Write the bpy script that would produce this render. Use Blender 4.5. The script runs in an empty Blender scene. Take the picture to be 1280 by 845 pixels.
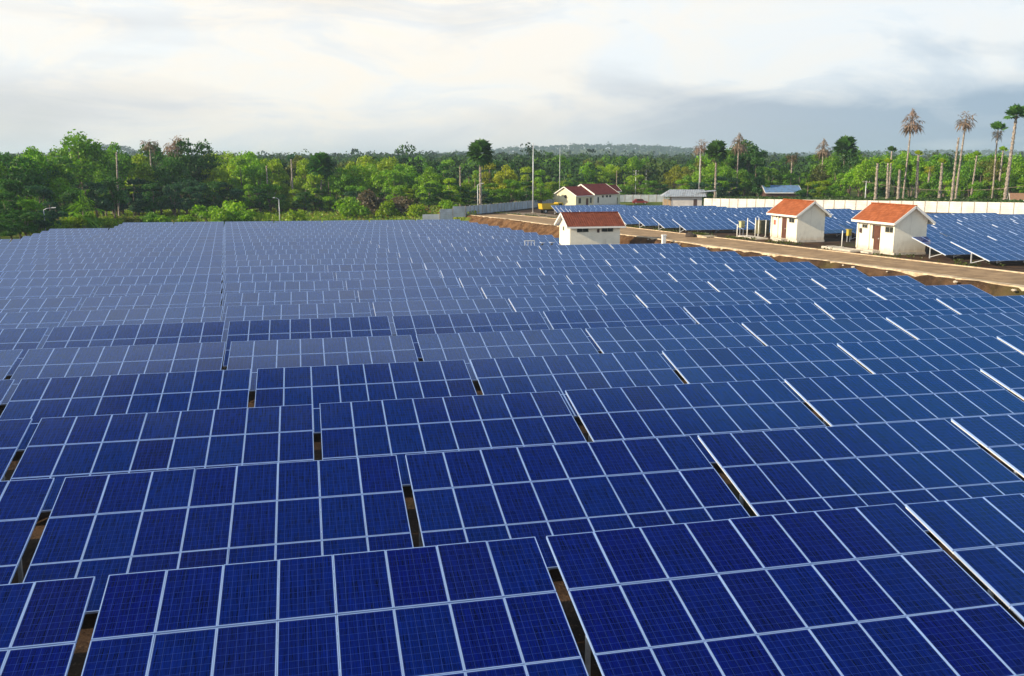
import bpy, math, random
import numpy as np
from mathutils import Vector, Matrix, Euler
R = math.radians
C = bpy.context.scene.collection
rnd = random.Random(7)

# ------------------------------------------------------------------ camera
YAW, PITCH, FPX = R(12.783), R(-10.8), 1124.8
CAMZ = 9.0
cam = bpy.data.cameras.new('camera'); cam.sensor_width = 36; cam.lens = 36*FPX/1280
cam.clip_end = 20000; cam.clip_start = 0.1
camo = bpy.data.objects.new('camera', cam); C.objects.link(camo)
camo.location = (0, 0, CAMZ); camo.rotation_euler = (math.pi/2+PITCH, 0, -YAW)
bpy.context.scene.camera = camo
FW = np.array([math.sin(YAW)*math.cos(PITCH), math.cos(YAW)*math.cos(PITCH), math.sin(PITCH)])
RT = np.array([math.cos(YAW), -math.sin(YAW), 0]); UP = np.cross(RT, FW)
def ray(x, y): return FW+RT*((x-640)/FPX)-UP*((y-422.5)/FPX)
def px(P):
    d = np.array([P[0], P[1], P[2]-CAMZ]); w = d@FW
    return (640+FPX*(d@RT)/w, 422.5-FPX*(d@UP)/w, w)
def at(x, y, Y):                  # world point on the plane of depth Y seen in the direction (x, y)
    v = ray(x, y); v = v*(Y/v[1]); return (v[0], Y, v[2]+CAMZ)

# ------------------------------------------------------------------ world, sun, exposure
SUN_EL, SUN_DIR = R(24), Vector((-1.0, -0.13, 0)).normalized()
sc = bpy.context.scene
sc.view_settings.view_transform = 'Standard'; sc.view_settings.look = 'None'
sc.view_settings.gamma = 1; sc.view_settings.exposure = 0.42
sc.render.film_transparent = False
sc.cycles.max_bounces = 6; sc.cycles.diffuse_bounces = 3; sc.cycles.glossy_bounces = 3
sc.cycles.transmission_bounces = 3; sc.cycles.volume_bounces = 1; sc.cycles.transparent_max_bounces = 8
sc.cycles.use_denoising = True
sl = bpy.data.lights.new('sun', 'SUN'); sl.energy = 5.0; sl.angle = R(0.5); sl.color = (1.0, 0.84, 0.62)
so = bpy.data.objects.new('sun', sl); C.objects.link(so)
to_sun = Vector((SUN_DIR.x*math.cos(SUN_EL), SUN_DIR.y*math.cos(SUN_EL), math.sin(SUN_EL)))
so.rotation_euler = to_sun.to_track_quat('Z', 'Y').to_euler(); so.location = (-60, 20, 60)

wd = bpy.data.worlds.new('World'); sc.world = wd; wd.use_nodes = True
nt = wd.node_tree; nt.nodes.clear()
class G:                          # small node-graph helper
    def __init__(s, nt): s.nt = nt
    def n(s, t, **k):
        o = s.nt.nodes.new(t)
        for a, b in k.items(): setattr(o, a, b)
        return o
    def inp(s, sock, v):
        if v is None: return
        if hasattr(v, 'is_output') or isinstance(v, bpy.types.NodeSocket): s.nt.links.new(v, sock)
        else:
            if isinstance(v, (tuple, list)) and len(v) == 3 and sock.type == 'RGBA': v = (*v, 1)
            sock.default_value = v
    def m(s, op, a, b=None, c=None, clamp=False):
        o = s.n('ShaderNodeMath', operation=op, use_clamp=clamp)
        s.inp(o.inputs[0], a); s.inp(o.inputs[1], b); s.inp(o.inputs[2], c); return o.outputs[0]
    def ss(s, v, a, b, lo=0., hi=1.):
        o = s.n('ShaderNodeMapRange', interpolation_type='SMOOTHSTEP')
        s.inp(o.inputs['Value'], v)
        o.inputs['From Min'].default_value = a; o.inputs['From Max'].default_value = b
        o.inputs['To Min'].default_value = lo; o.inputs['To Max'].default_value = hi; return o.outputs[0]
    def mix(s, f, a, b, bt='MIX'):
        o = s.n('ShaderNodeMix', data_type='RGBA', blend_type=bt)
        s.inp(o.inputs['Factor'], f); s.inp(o.inputs[6], a); s.inp(o.inputs[7], b); return o.outputs[2]
    def noise(s, vec, scale, det=4, rough=.5, dist=0., out=0):
        o = s.n('ShaderNodeTexNoise'); s.inp(o.inputs['Vector'], vec)
        o.inputs['Scale'].default_value = scale; o.inputs['Detail'].default_value = det
        o.inputs['Roughness'].default_value = rough; o.inputs['Distortion'].default_value = dist; return o.outputs[out]
    def dot(s, v, c):
        o = s.n('ShaderNodeVectorMath', operation='DOT_PRODUCT'); s.inp(o.inputs[0], v); o.inputs[1].default_value = c; return o.outputs['Value']
    def vmul(s, v, c):
        o = s.n('ShaderNodeVectorMath', operation='MULTIPLY'); s.inp(o.inputs[0], v); o.inputs[1].default_value = c; return o.outputs[0]
g = G(nt)
tc = g.n('ShaderNodeTexCoord').outputs['Generated']
sky = g.n('ShaderNodeTexSky', sky_type='NISHITA'); sky.sun_disc = False
sky.sun_elevation = SUN_EL; sky.sun_rotation = math.atan2(SUN_DIR.x, SUN_DIR.y)
sky.air_density = 1.0; sky.dust_density = 0.6; sky.ozone_density = 2.0
sx = g.n('ShaderNodeSeparateXYZ'); nt.links.new(tc, sx.inputs[0]); z = sx.outputs['Z']
right = g.dot(tc, (math.cos(YAW), -math.sin(YAW), 0))            # -1 left .. 1 right
n1 = g.noise(g.vmul(tc, (1.5, 1.5, 6.5)), 1.7, 6, .52, .5)        # long streaky cloud layers
n2 = g.noise(g.vmul(tc, (1.6, 1.6, 5.)), 3.6, 8, .62, .8)
n3 = g.noise(g.vmul(tc, (1., 1., 2.)), 2.3, 5, .5)
# cloud brightness
band = g.m('MULTIPLY', g.ss(z, -.005, .035, .45, 1.), g.ss(z, .045, .105, 1., 0.))   # grey layer just above the horizon
rr = g.ss(right, -0.15, 0.50)
dk = g.m('MULTIPLY', band, g.m('MULTIPLY_ADD', rr, .55, .50))
dk = g.m('ADD', dk, g.m('MULTIPLY', g.ss(right, .08, .52), .25))
dk = g.m('ADD', dk, g.m('MULTIPLY', g.m('SUBTRACT', g.ss(n1, .38, .62), .5), .52))
dk = g.m('ADD', dk, g.m('MULTIPLY', g.m('SUBTRACT', g.ss(n2, .38, .62), .5), .30), clamp=True)
bright = g.mix(g.ss(n2, .35, .65), (1.04, .965, .85), (.93, .96, .965))
bright = g.mix(g.m('MULTIPLY', rr, .5), bright, (.78, .88, .97))
dark = g.mix(rr, (.68, .67, .68), (.34, .45, .575))
cloud = g.mix(dk, bright, dark)
behind = g.dot(tc, (-math.sin(YAW), -math.cos(YAW), 0))
cl0 = g.n('ShaderNodeVectorMath', operation='SCALE'); nt.links.new(cloud, cl0.inputs[0]); g.inp(cl0.inputs['Scale'], g.ss(behind, 0., .7, 1., 1.55)); cloud = cl0.outputs[0]   # unseen cloud behind the camera brightened to fill surfaces facing it
cloud = g.mix(g.m('MULTIPLY', g.ss(z, .22, .5), g.m('MULTIPLY_ADD', rr, .55, .42)), cloud, (.12, .54, 1.04))   # thinner, bluer cloud higher up
# the layer thins out high up: blue sky overhead
edge = g.m('ADD', z, g.m('MULTIPLY', g.m('SUBTRACT', n3, .5), .10))
cov = g.ss(edge, .60, .69, 1., 0.)
cov = g.m('MULTIPLY', cov, g.ss(g.m('MULTIPLY', right, g.ss(z, .25, .45)), -.12, .36, 1., .55))
cov = g.m('MULTIPLY', cov, g.m('SUBTRACT', 1., g.m('MULTIPLY', g.ss(n1, .56, .72), g.ss(z, .16, .4, .15, .5))))
b1 = g.n('ShaderNodeBackground'); nt.links.new(sky.outputs[0], b1.inputs[0]); b1.inputs[1].default_value = 0.055
b2 = g.n('ShaderNodeBackground'); nt.links.new(cloud, b2.inputs[0]); b2.inputs[1].default_value = 0.84
ms = g.n('ShaderNodeMixShader'); nt.links.new(cov, ms.inputs[0]); nt.links.new(b1.outputs[0], ms.inputs[1]); nt.links.new(b2.outputs[0], ms.inputs[2])
wo = g.n('ShaderNodeOutputWorld'); nt.links.new(ms.outputs[0], wo.inputs[0])

# ------------------------------------------------------------------ helpers
def tag(o, label=None, cat=None, group=None, kind=None):
    if label: o['label'] = label
    if cat: o['category'] = cat
    if group: o['group'] = group
    if kind: o['kind'] = kind
    return o
def empty(name, loc, rz=0, label=None, cat=None, group=None):
    o = bpy.data.objects.new(name, None); C.objects.link(o)
    o.location = loc; o.rotation_euler = (0, 0, rz); o.empty_display_size = .2
    return tag(o, label, cat, group)
def put(name, me, parent=None, loc=None):
    o = bpy.data.objects.new(name, me); C.objects.link(o)
    if parent: o.parent = parent
    if loc is not None: o.location = loc
    return o
class MB:
    def __init__(s): s.v = []; s.f = []; s.mi = []; s.mats = []; s.sm = []
    def mat(s, m):
        if m not in s.mats: s.mats.append(m)
        return s.mats.index(m)
    def face(s, pts, m, sm=False):
        b = len(s.v); s.v += [tuple(p) for p in pts]; s.f.append(tuple(range(b, b+len(pts)))); s.mi.append(s.mat(m)); s.sm.append(sm)
    def box(s, lo, hi, m, M=None):
        b = len(s.v)
        P = [Vector((x, y, z)) for z in (lo[2], hi[2]) for y in (lo[1], hi[1]) for x in (lo[0], hi[0])]
        if M is not None: P = [M @ p for p in P]
        s.v += [tuple(p) for p in P]
        for f in ((0,2,3,1),(4,5,7,6),(0,1,5,4),(2,6,7,3),(0,4,6,2),(1,3,7,5)):
            s.f.append(tuple(b+i for i in f)); s.mi.append(s.mat(m)); s.sm.append(False)
    def bar(s, a, b_, w, h, m):            # rectangular bar between two points
        a = Vector(a); b_ = Vector(b_); d = b_-a
        q = d.to_track_quat('Y', 'Z').to_matrix().to_4x4()
        s.box((-w/2, 0, -h/2), (w/2, d.length, h/2), m, Matrix.Translation(a) @ q)
    def tube(s, pts, rad, m, n=8, cap=True):
        b0 = len(s.v); rings = []
        for i, p in enumerate(pts):
            p = Vector(p)
            d = (Vector(pts[min(i+1, len(pts)-1)])-Vector(pts[max(i-1, 0)])).normalized()
            u = d.orthogonal().normalized() if abs(d.z) < .99 else Vector((1, 0, 0))
            if i and rings:
                u = (pu - d*pu.dot(d)).normalized()
            pu = u; w = d.cross(u); r = rad[i] if isinstance(rad, (list, tuple)) else rad
            rings.append(len(s.v))
            s.v += [tuple(p+u*math.cos(2*math.pi*k/n)*r+w*math.sin(2*math.pi*k/n)*r) for k in range(n)]
        for a, b in zip(rings, rings[1:]):
            for k in range(n):
                s.f.append((a+k, a+(k+1) % n, b+(k+1) % n, b+k)); s.mi.append(s.mat(m)); s.sm.append(True)
        if cap:
            s.f.append(tuple(rings[0]+k for k in reversed(range(n)))); s.mi.append(s.mat(m)); s.sm.append(False)
            s.f.append(tuple(rings[-1]+k for k in range(n))); s.mi.append(s.mat(m)); s.sm.append(False)
    def mesh(s, name):
        me = bpy.data.meshes.new(name); me.from_pydata(s.v, [], s.f)
        for m in s.mats: me.materials.append(m)
        me.polygons.foreach_set('material_index', s.mi); me.polygons.foreach_set('use_smooth', s.sm)
        me.update(); return me
    def build(s, name, parent=None, loc=None): return put(name, s.mesh(name), parent, loc)
def np_mesh(name, V, F, m, attr=None):
    """V (n,3), F (k,4) quads."""
    me = bpy.data.meshes.new(name)
    me.vertices.add(len(V)); me.vertices.foreach_set('co', np.asarray(V, dtype=np.float32).ravel())
    k = F.shape[1]
    me.loops.add(F.size); me.loops.foreach_set('vertex_index', F.astype(np.int32).ravel())
    me.polygons.add(len(F)); me.polygons.foreach_set('loop_start', np.arange(0, F.size, k, dtype=np.int32))
    me.polygons.foreach_set('loop_total', np.full(len(F), k, dtype=np.int32))
    me.materials.append(m); me.update(calc_edges=True)
    return me

# ------------------------------------------------------------------ materials
def pmat(name, col, rough=.6, metal=0., spec=.5, noise=None, bump=None, var=.15, scale=3., coord='Object'):
    m = bpy.data.materials.new(name); m.use_nodes = True; t = m.node_tree; b = t.nodes['Principled BSDF']; q = G(t)
    b.inputs['Roughness'].default_value = rough; b.inputs['Metallic'].default_value = metal
    b.inputs['Specular IOR Level'].default_value = spec
    co = q.n('ShaderNodeTexCoord').outputs[coord]
    n = q.noise(co, scale, 5, .6)
    f = q.ss(n, .3, .7)
    dk = tuple(c*(1-var) for c in col); lt = tuple(min(1, c*(1+var)) for c in col)
    if noise: dk = noise
    cc = q.mix(f, dk, lt); q.inp(b.inputs['Base Color'], cc)
    if bump:
        bn = q.n('ShaderNodeBump'); bn.inputs['Strength'].default_value = bump[0]; bn.inputs['Distance'].default_value = bump[2] if len(bump) > 2 else .05
        q.inp(bn.inputs['Height'], q.noise(co, bump[1], 6, .65)); t.links.new(bn.outputs[0], b.inputs['Normal'])
    return m
M_alu = pmat('aluminium', (.33, .48, .82), .36, .2, .5, var=.06, scale=2.)  # blue sky reflection of the frames put into the base colour
M_galv = pmat('galvanised_steel', (.62, .64, .66), .45, .4, var=.15, scale=6.)
M_edge = pmat('edge_beam', (.74, .74, .74), .5, .1, .4, var=.08)
M_back = pmat('panel_backsheet', (.65, .65, .65), .6)
M_soil = None
def panel_material():
    m = bpy.data.materials.new('solar_cells'); m.use_nodes = True; t = m.node_tree; b = t.nodes['Principled BSDF']; q = G(t)
    uv = q.n('ShaderNodeUVMap'); uv.uv_map = 'UVMap'
    s = q.n('ShaderNodeSeparateXYZ'); t.links.new(uv.outputs[0], s.inputs[0]); u, v = s.outputs['X'], s.outputs['Y']   # metres from the panel's lower left corner
    oi = q.n('ShaderNodeObjectInfo').outputs['Random']; gi = q.n('ShaderNodeNewGeometry').outputs['Random Per Island']
    rn = q.m('FRACT', q.m('ADD', q.m('MULTIPLY', oi, 7.31), q.m('MULTIPLY', gi, 3.77)))
    rn2 = q.m('FRACT', q.m('MULTIPLY', rn, 13.7))
    cu = q.m('DIVIDE', q.m('SUBTRACT', u, .028), .156); cv = q.m('DIVIDE', q.m('SUBTRACT', v, .04), .156)
    def line(c, w):   # 1 near integer
        d = q.m('ABSOLUTE', q.m('SUBTRACT', q.m('FRACT', q.m('ADD', c, .5)), .5))
        return q.ss(d, w*.55, w*1.3, 1., 0.)
    gridl = q.m('MAXIMUM', line(cu, .018), line(cv, .018))
    bus = line(q.m('ADD', q.m('MULTIPLY', cu, 3.), .5), .020)
    # polycrystalline grain, streaky along the cells
    cmb = q.n('ShaderNodeCombineXYZ'); q.inp(cmb.inputs[0], q.m('MULTIPLY', u, 30.)); q.inp(cmb.inputs[1], q.m('MULTIPLY', v, 1.2)); q.inp(cmb.inputs[2], q.m('MULTIPLY', rn, 90.))
    gr = q.noise(cmb.outputs[0], 1.6, 3, .6)
    fl = q.n('ShaderNodeCombineXYZ'); q.inp(fl.inputs[0], q.m('FLOOR', cu)); q.inp(fl.inputs[1], q.m('FLOOR', cv)); q.inp(fl.inputs[2], q.m('MULTIPLY', rn, 50.))
    wn = q.n('ShaderNodeTexWhiteNoise', noise_dimensions='3D'); t.links.new(fl.outputs[0], wn.inputs['Vector'])
    oc = q.n('ShaderNodeObjectInfo'); sc_ = q.n('ShaderNodeSeparateColor'); t.links.new(oc.outputs['Color'], sc_.inputs[0])   # tint per row from the object colour: violet to cyan blue
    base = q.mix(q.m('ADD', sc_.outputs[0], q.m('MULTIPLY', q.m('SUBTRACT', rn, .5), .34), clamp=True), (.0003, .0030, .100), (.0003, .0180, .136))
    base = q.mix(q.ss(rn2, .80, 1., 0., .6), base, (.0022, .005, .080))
    k = q.m('ADD', q.m('MULTIPLY', gr, 3.0), q.m('MULTIPLY', wn.outputs['Value'], .22)); k = q.m('MAXIMUM', q.m('SUBTRACT', k, .66), .25)
    vm = q.n('ShaderNodeVectorMath', operation='SCALE'); t.links.new(base, vm.inputs[0]); q.inp(vm.inputs['Scale'], k)
    c = q.mix(q.m('MULTIPLY', bus, .20), vm.outputs[0], (.012, .07, .36))
    c = q.mix(q.m('MULTIPLY', gridl, .62), c, (.040, .085, .38))
    # thin uneven dust film
    geo = q.n('ShaderNodeNewGeometry').outputs['Position']
    dn = q.noise(geo, .35, 4, .6)
    q.inp(b.inputs['Base Color'], c)
    b.inputs['IOR'].default_value = 1.5; b.inputs['Specular IOR Level'].default_value = .58
    q.inp(b.inputs['Roughness'], q.ss(dn, .3, .8, .07, .16))
    return m
M_cell = panel_material()

# ------------------------------------------------------------------ terrain
SL = -0.0138
XR = ([0, 50, 61, 77, 82, 95, 111, 132, 145, 160, 181, 200, 260], [46.6, 46.3, 45.7, 43.9, 43.3, 42.1, 40.2, 38.2, 37.2, 35.8, 32.6, 30, 24])     # near edge of the road
XF = ([0, 58, 70, 98, 130, 158, 190], [54.2, 53.3, 52.1, 49.8, 46.9, 45.0, 39.4])                     # far edge of the road
def xr(Y): return float(np.interp(Y, *XR))
def xf(Y): return float(np.interp(Y, *XF))
HP = ([0, 230, 300, 400, 550, 800, 1200, 1700, 2300, 3200, 8000], [0.26, -2.9, -3.4, -2.5, 0, 4, 8.5, 13, 17, 21, 24])
def bump(X, Y, cx_, cy_, sx_, sy_, h): return h*np.exp(-((X-cx_)/sx_)**2-((Y-cy_)/sy_)**2)
def ground(X, Y):
    X = np.asarray(X, float); Y = np.asarray(Y, float)
    h = np.interp(Y, *HP)
    h = h+bump(X, Y, 950, 2900, 520, 500, 46)+bump(X, Y, -443, 2300, 75, 300, 30)+bump(X, Y, 2600, 3300, 900, 600, 40)+bump(X, Y, -150, 800, 170, 160, -2)
    return h
def field_z(X, Y):
    return float(.26+SL*Y-.0033*(min(max(X, -60), 50)+21))
def terr_z(Y): return 1.75+SL*Y
def gz(X, Y):                       # full ground height
    wd_ = float(np.interp(Y, [95, 125], [1.2, 2.5])); w = (X-(xr(Y)-.3-wd_))/wd_; w = min(max(w, 0), 1); w = w*w*(3-2*w)
    fade = min(max((Y-215)/60, 0), 1)
    base = float(ground(X, Y)) if Y > 200 or Y < 0 else float(np.interp(Y, *HP))
    f = base-.0033*(min(max(X, -60), 50)+21)*(1-fade)
    return f+w*(1.49-.15*fade + .0033*(min(max(X, -60), 50)+21)*(1-fade))
def build_ground():
    us = [-5000, -3500, -2400, -1600, -1100, -800, -600, -450, -350, -280, -230]+list(range(-200, -50, 10))+list(range(-50, -4, 4))+[-3, -2.4, -2, -1.7, -1.5, -1.3, -1.1, -.9, -.7, -.5, -.3, -.1, .2, .8, 2, 4, 6, 8, 10, 13]+list(range(16, 120, 6))+[120, 135, 150, 170, 200, 240, 290, 350, 430, 540, 700, 900, 1200, 1600, 2200, 3000, 4200, 6000]
    ys = [-300, -150, -80, -40, -20, -8]+list(np.arange(0, 240, 1.5))+list(np.arange(240, 320, 8))+[320, 340, 370, 410, 460, 520, 600, 700, 820, 960, 1120, 1300, 1500, 1750, 2000, 2250, 2500, 2700, 2900, 3100, 3300, 3600, 4200, 5200, 7000, 9000]
    nu, ny = len(us), len(ys); V = np.zeros((ny, nu, 3)); at_b = np.zeros((ny, nu)); at_g = np.zeros((ny, nu))
    rg = np.random.default_rng(3)
    for j, Y in enumerate(ys):
        X0 = xr(Y)
        for i, u in enumerate(us):
            X = X0+u
            zz = gz(X, Y)
            if 0 < Y < 215 and -2.6 < u < -.2: zz += rg.normal()*.05; X += rg.normal()*.05
            V[j, i] = (X, Y, zz)
            at_b[j, i] = float(np.interp(Y, [88, 112], [.15, 1])) if -(.6+float(np.interp(Y, [95, 125], [1.2, 2.6]))) < u < -.2 and 0 < Y < 240 else 0
            grass = 0
            if Y > 178 and X < X0-1: grass = 1
            if X < -46 or (X < -38 and Y > 116): grass = 1
            if Y > 235: grass = 1
            if X > 100+(211-Y)*.7+2: grass = 1
            at_g[j, i] = grass
    F = np.array([(j*nu+i, j*nu+i+1, (j+1)*nu+i+1, (j+1)*nu+i) for j in range(ny-1) for i in range(nu-1)])
    m = bpy.data.materials.new('earth'); m.use_nodes = True; t = m.node_tree; b = t.nodes['Principled BSDF']; q = G(t)
    b.inputs['Roughness'].default_value = .95; b.inputs['Specular IOR Level'].default_value = .1
    geo = q.n('ShaderNodeNewGeometry').outputs['Position']
    a = q.n('ShaderNodeAttribute'); a.attribute_name = 'bank'; a2 = q.n('ShaderNodeAttribute'); a2.attribute_name = 'grass'
    n = q.noise(geo, .55, 6, .65); n_2 = q.noise(geo, 6., 6, .7); n_3 = q.noise(geo, .11, 4, .6)
    soil = q.mix(q.ss(n, .35, .7), (.040, .026, .018), (.12, .072, .042))
    soil = q.mix(q.ss(n_2, .55, .72, 0., .7), soil, (.24, .15, .085))
    soil = q.mix(q.ss(n_3, .52, .66, 0., .55), soil, (.06, .075, .02))
    bank = q.mix(q.ss(n, .35, .65), (.085, .042, .018), (.23, .125, .058))
    bank = q.mix(q.ss(n_2, .45, .65, 0., .7), bank, (.055, .033, .018))
    bank = q.mix(q.ss(q.noise(geo, 2.2, 5, .7), .58, .66, 0., .8), bank, (.30, .21, .12))
    grs = q.mix(q.ss(n_3, .4, .6), (.07, .12, .014), (.16, .19, .03))
    grs = q.mix(q.ss(n, .5, .75, 0., .8), grs, (.10, .06, .03))
    c = q.mix(a.outputs['Fac'], soil, bank); c = q.mix(a2.outputs['Fac'], c, grs); q.inp(b.inputs['Base Color'], c)
    bn = q.n('ShaderNodeBump'); bn.inputs['Strength'].default_value = 1.; bn.inputs['Distance'].default_value = .12
    q.inp(bn.inputs['Height'], q.m('ADD', n_2, q.noise(geo, 1.6, 5, .6))); t.links.new(bn.outputs[0], b.inputs['Normal'])
    me = np_mesh('ground', V.reshape(-1, 3), F, m)
    for nm, arr in (('bank', at_b), ('grass', at_g)):
        A = me.attributes.new(nm, 'FLOAT', 'POINT'); A.data.foreach_set('value', arr.ravel().astype(np.float32))
    me.polygons.foreach_set('use_smooth', [True]*len(F))
    tag(put('ground', me), kind='structure')
build_ground()

# road: a gravelly concrete strip with kerbs
M_road = pmat('road_concrete', (.42, .285, .160), .9, 0, .2, noise=(.28, .185, .10), bump=(.5, 9., .03), scale=.7)
M_kerb = pmat('kerb_concrete', (.62, .50, .34), .85, 0, .2, noise=(.40, .30, .19), bump=(.5, 5., .04), scale=1.6)
def strip(name, fa, fb, y0, y1, m, lift, thick=None, step=1.5, wob=0.):
    ys = list(np.arange(y0, y1, step))+[y1]; V = []; F = []; rg = random.Random(5)
    for Y in ys:
        a, b = fa(Y)+rg.uniform(-wob, wob), fb(Y)+rg.uniform(-wob, wob); zt = terr_z(Y)+lift
        V += [(a, Y, zt-(thick or 0)), (a, Y, zt), (b, Y, zt), (b, Y, zt-(thick or 0))] if thick else [(a, Y, zt), (b, Y, zt)]
    k = 4 if thick else 2
    for i in range(len(ys)-1):
        for s in range(k-1):
            p = i*k+s; F.append((p, p+1, p+k+1, p+k))
    me = bpy.data.meshes.new(name); me.from_pydata(V, [], F); me.materials.append(m); me.update()
    return tag(put(name, me), kind='structure')
def road_detail(m):
    t = m.node_tree; b = t.nodes['Principled BSDF']; q = G(t); src = b.inputs['Base Color'].links[0].from_socket
    geo = q.n('ShaderNodeNewGeometry').outputs['Position']
    c = q.mix(q.ss(q.noise(geo, .9, 6, .7, .6), .5, .68, 0., .55), src, (.17, .115, .07))
    c = q.mix(q.ss(q.noise(geo, 5., 5, .7), .58, .68, 0., .5), c, (.46, .36, .24))
    mp = q.n('ShaderNodeMapping'); t.links.new(geo, mp.inputs[0]); mp.inputs['Scale'].default_value = (1.6, .06, 1.); mp.inputs['Rotation'].default_value = (0, 0, R(-6))
    c = q.mix(q.ss(q.noise(mp.outputs[0], 1.2, 3, .6), .5, .64, 0., .5), c, (.25, .17, .095)); q.inp(b.inputs['Base Color'], c)
road_detail(M_road)
strip('road', lambda Y: xr(Y)+.4, lambda Y: xf(Y)-.2, -20, 183, M_road, .03)
strip('kerb', lambda Y: xr(Y)-.25, lambda Y: xr(Y)+.42, -20, 183, M_kerb, .11, .5, 1.0, .24)
strip('kerb', lambda Y: xf(Y)-.2, lambda Y: xf(Y)+.12, -20, 183, M_kerb, .10, .3, 1.3, .03)
strip('path', lambda Y: xf(Y)+.6, lambda Y: xf(Y)+(Y-120)*.12+.7, 145, 192, pmat('pale_ground', (.26, .21, .16), .95, 0, .1, scale=.5), .025)

# ------------------------------------------------------------------ solar arrays
TILT = R(14.05); NC, NR_, PW, PH = 8, 3, 1.0, 1.654
LOW = .52                                                     # height of the low edge
def panel_geo(mb, x0, y0, M, lip=.019, pw=.993, ph=1.634, side=True, split=False, thick=.052):
    """One module in the plane of the table: x0, y0 its lower left corner (y up the slope)."""
    x1, y1 = x0+pw, y0+ph; lp = .016
    P = lambda x, y, z: M @ Vector((x, y, z))
    uvs = []
    def fr(mbf):
        for (a, b, c, d) in (((x0, y0), (x1, y0), (x1-lip, y0+lp), (x0+lip, y0+lp)), ((x1, y0), (x1, y1), (x1-lip, y1-lp), (x1-lip, y0+lp)),
                             ((x1, y1), (x0, y1), (x0+lip, y1-lp), (x1-lip, y1-lp)), ((x0, y1), (x0, y0), (x0+lip, y0+lp), (x0+lip, y1-lp))):
            mbf.face([P(*a, 0), P(*b, 0), P(*c, 0), P(*d, 0)], M_alu)
            mbf.face([P(*d, 0), P(*c, 0), P(*c, -.004), P(*d, -.004)], M_alu)
            if side: mbf.face([P(*b, 0), P(*a, 0), P(*a, -thick), P(*b, -thick)], M_alu)
    def gl(mbg):
        a, b, c, d = (x0+lip, y0+lp), (x1-lip, y0+lp), (x1-lip, y1-lp), (x0+lip, y1-lp)
        mbg.face([P(*a, -.004), P(*b, -.004), P(*c, -.004), P(*d, -.004)], M_cell)
        mbg.face([P(*d, -.012), P(*c, -.012), P(*b, -.012), P(*a, -.012)], M_back)
    return fr, gl
def uv_for(me, fn):
    uv = me.uv_layers.new(name='UVMap')
    for p in me.polygons:
        for li in p.loop_indices:
            uv.data[li].uv = fn(me.vertices[me.loops[li].vertex_index].co)
SIDE = Matrix.Translation((0, 0, LOW)) @ Matrix.Rotation(TILT, 4, 'X')      # table frame: origin under the left low corner
INV = SIDE.inverted()
I4 = Matrix.Identity(4)
def panel_meshes():
    f = MB(); g_ = MB(); both = MB()
    fr, gl = panel_geo(None, 0, 0, I4)
    fr(f); gl(g_); fr(both); gl(both)
    mf, mg, mbth = f.mesh('panel_frame'), g_.mesh('solar_panel'), both.mesh('framed_panel')
    for me in (mg, mbth): uv_for(me, lambda co: (co.x, co.y))
    return mf, mg, mbth
ME_FRAME, ME_GLASS, ME_PANEL = panel_meshes()
ROWGAP = (0, 1.650, 3.318)                                  # lower edge of each row of modules up the slope
SLOPE_LEN = 3.318+1.638
def whole_table_mesh(name, legs=True):
    mb = MB()
    for r_ in range(NR_):
        for c_ in range(NC):
            fr, gl = panel_geo(None, c_*PW, ROWGAP[r_], SIDE); fr(mb); gl(mb)
    if legs:
        for part in support(mb): pass
    me = mb.mesh(name)
    def fn(co):
        l = INV @ co; r_ = 2 if l.y > 3.31 else (1 if l.y > 1.645 else 0); cidx = min(max(int(l.x/PW+1e-4), 0), 7)
        return (l.x-cidx*PW, l.y-ROWGAP[r_])
    uv_for(me, fn); return me
def support(one=None, x_first=.035):
    """Posts, braces, rafters and purlins; each yielded as its own mesh unless collected into one."""
    out = []
    for i, x in enumerate((.12, 2.6, 5.3, 7.86)):
        if i == 0: x = x_first
        P = lambda s_, dz=0: SIDE @ Vector((x, s_, dz))
        for nm, a, b, w in (('rafter', P(.01, -.079), P(SLOPE_LEN-.01, -.079), .07),
                            ('post', (x, (SIDE @ Vector((0, 2.2, 0))).y, -.5), P(2.2, -.12), .08),
                            ('brace', (x, (SIDE @ Vector((0, 2.2, 0))).y-.02, .10), P(.55, -.12), .06)):
            mb = one or MB(); mb.bar(a, b, w, .05 if nm == 'rafter' else w, M_edge if nm == 'rafter' else M_galv)
            if not one: out.append((nm, mb.mesh(nm)))
    for s_ in (.4, 1.25, 2.05, 2.9, 3.7, 4.55):
        mb = one or MB(); mb.bar(SIDE @ Vector((.08, s_, -.075)), SIDE @ Vector((7.8, s_, -.075)), .05, .03, M_galv)
        if not one: out.append(('purlin', mb.mesh('purlin')))
    return out
SUPPORT = support(); SUPPORT_NEAR = support(None, .06)
ME_TABLE = whole_table_mesh('solar_array')
q0 = SIDE.to_quaternion()
rt = random.Random(11)
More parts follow.
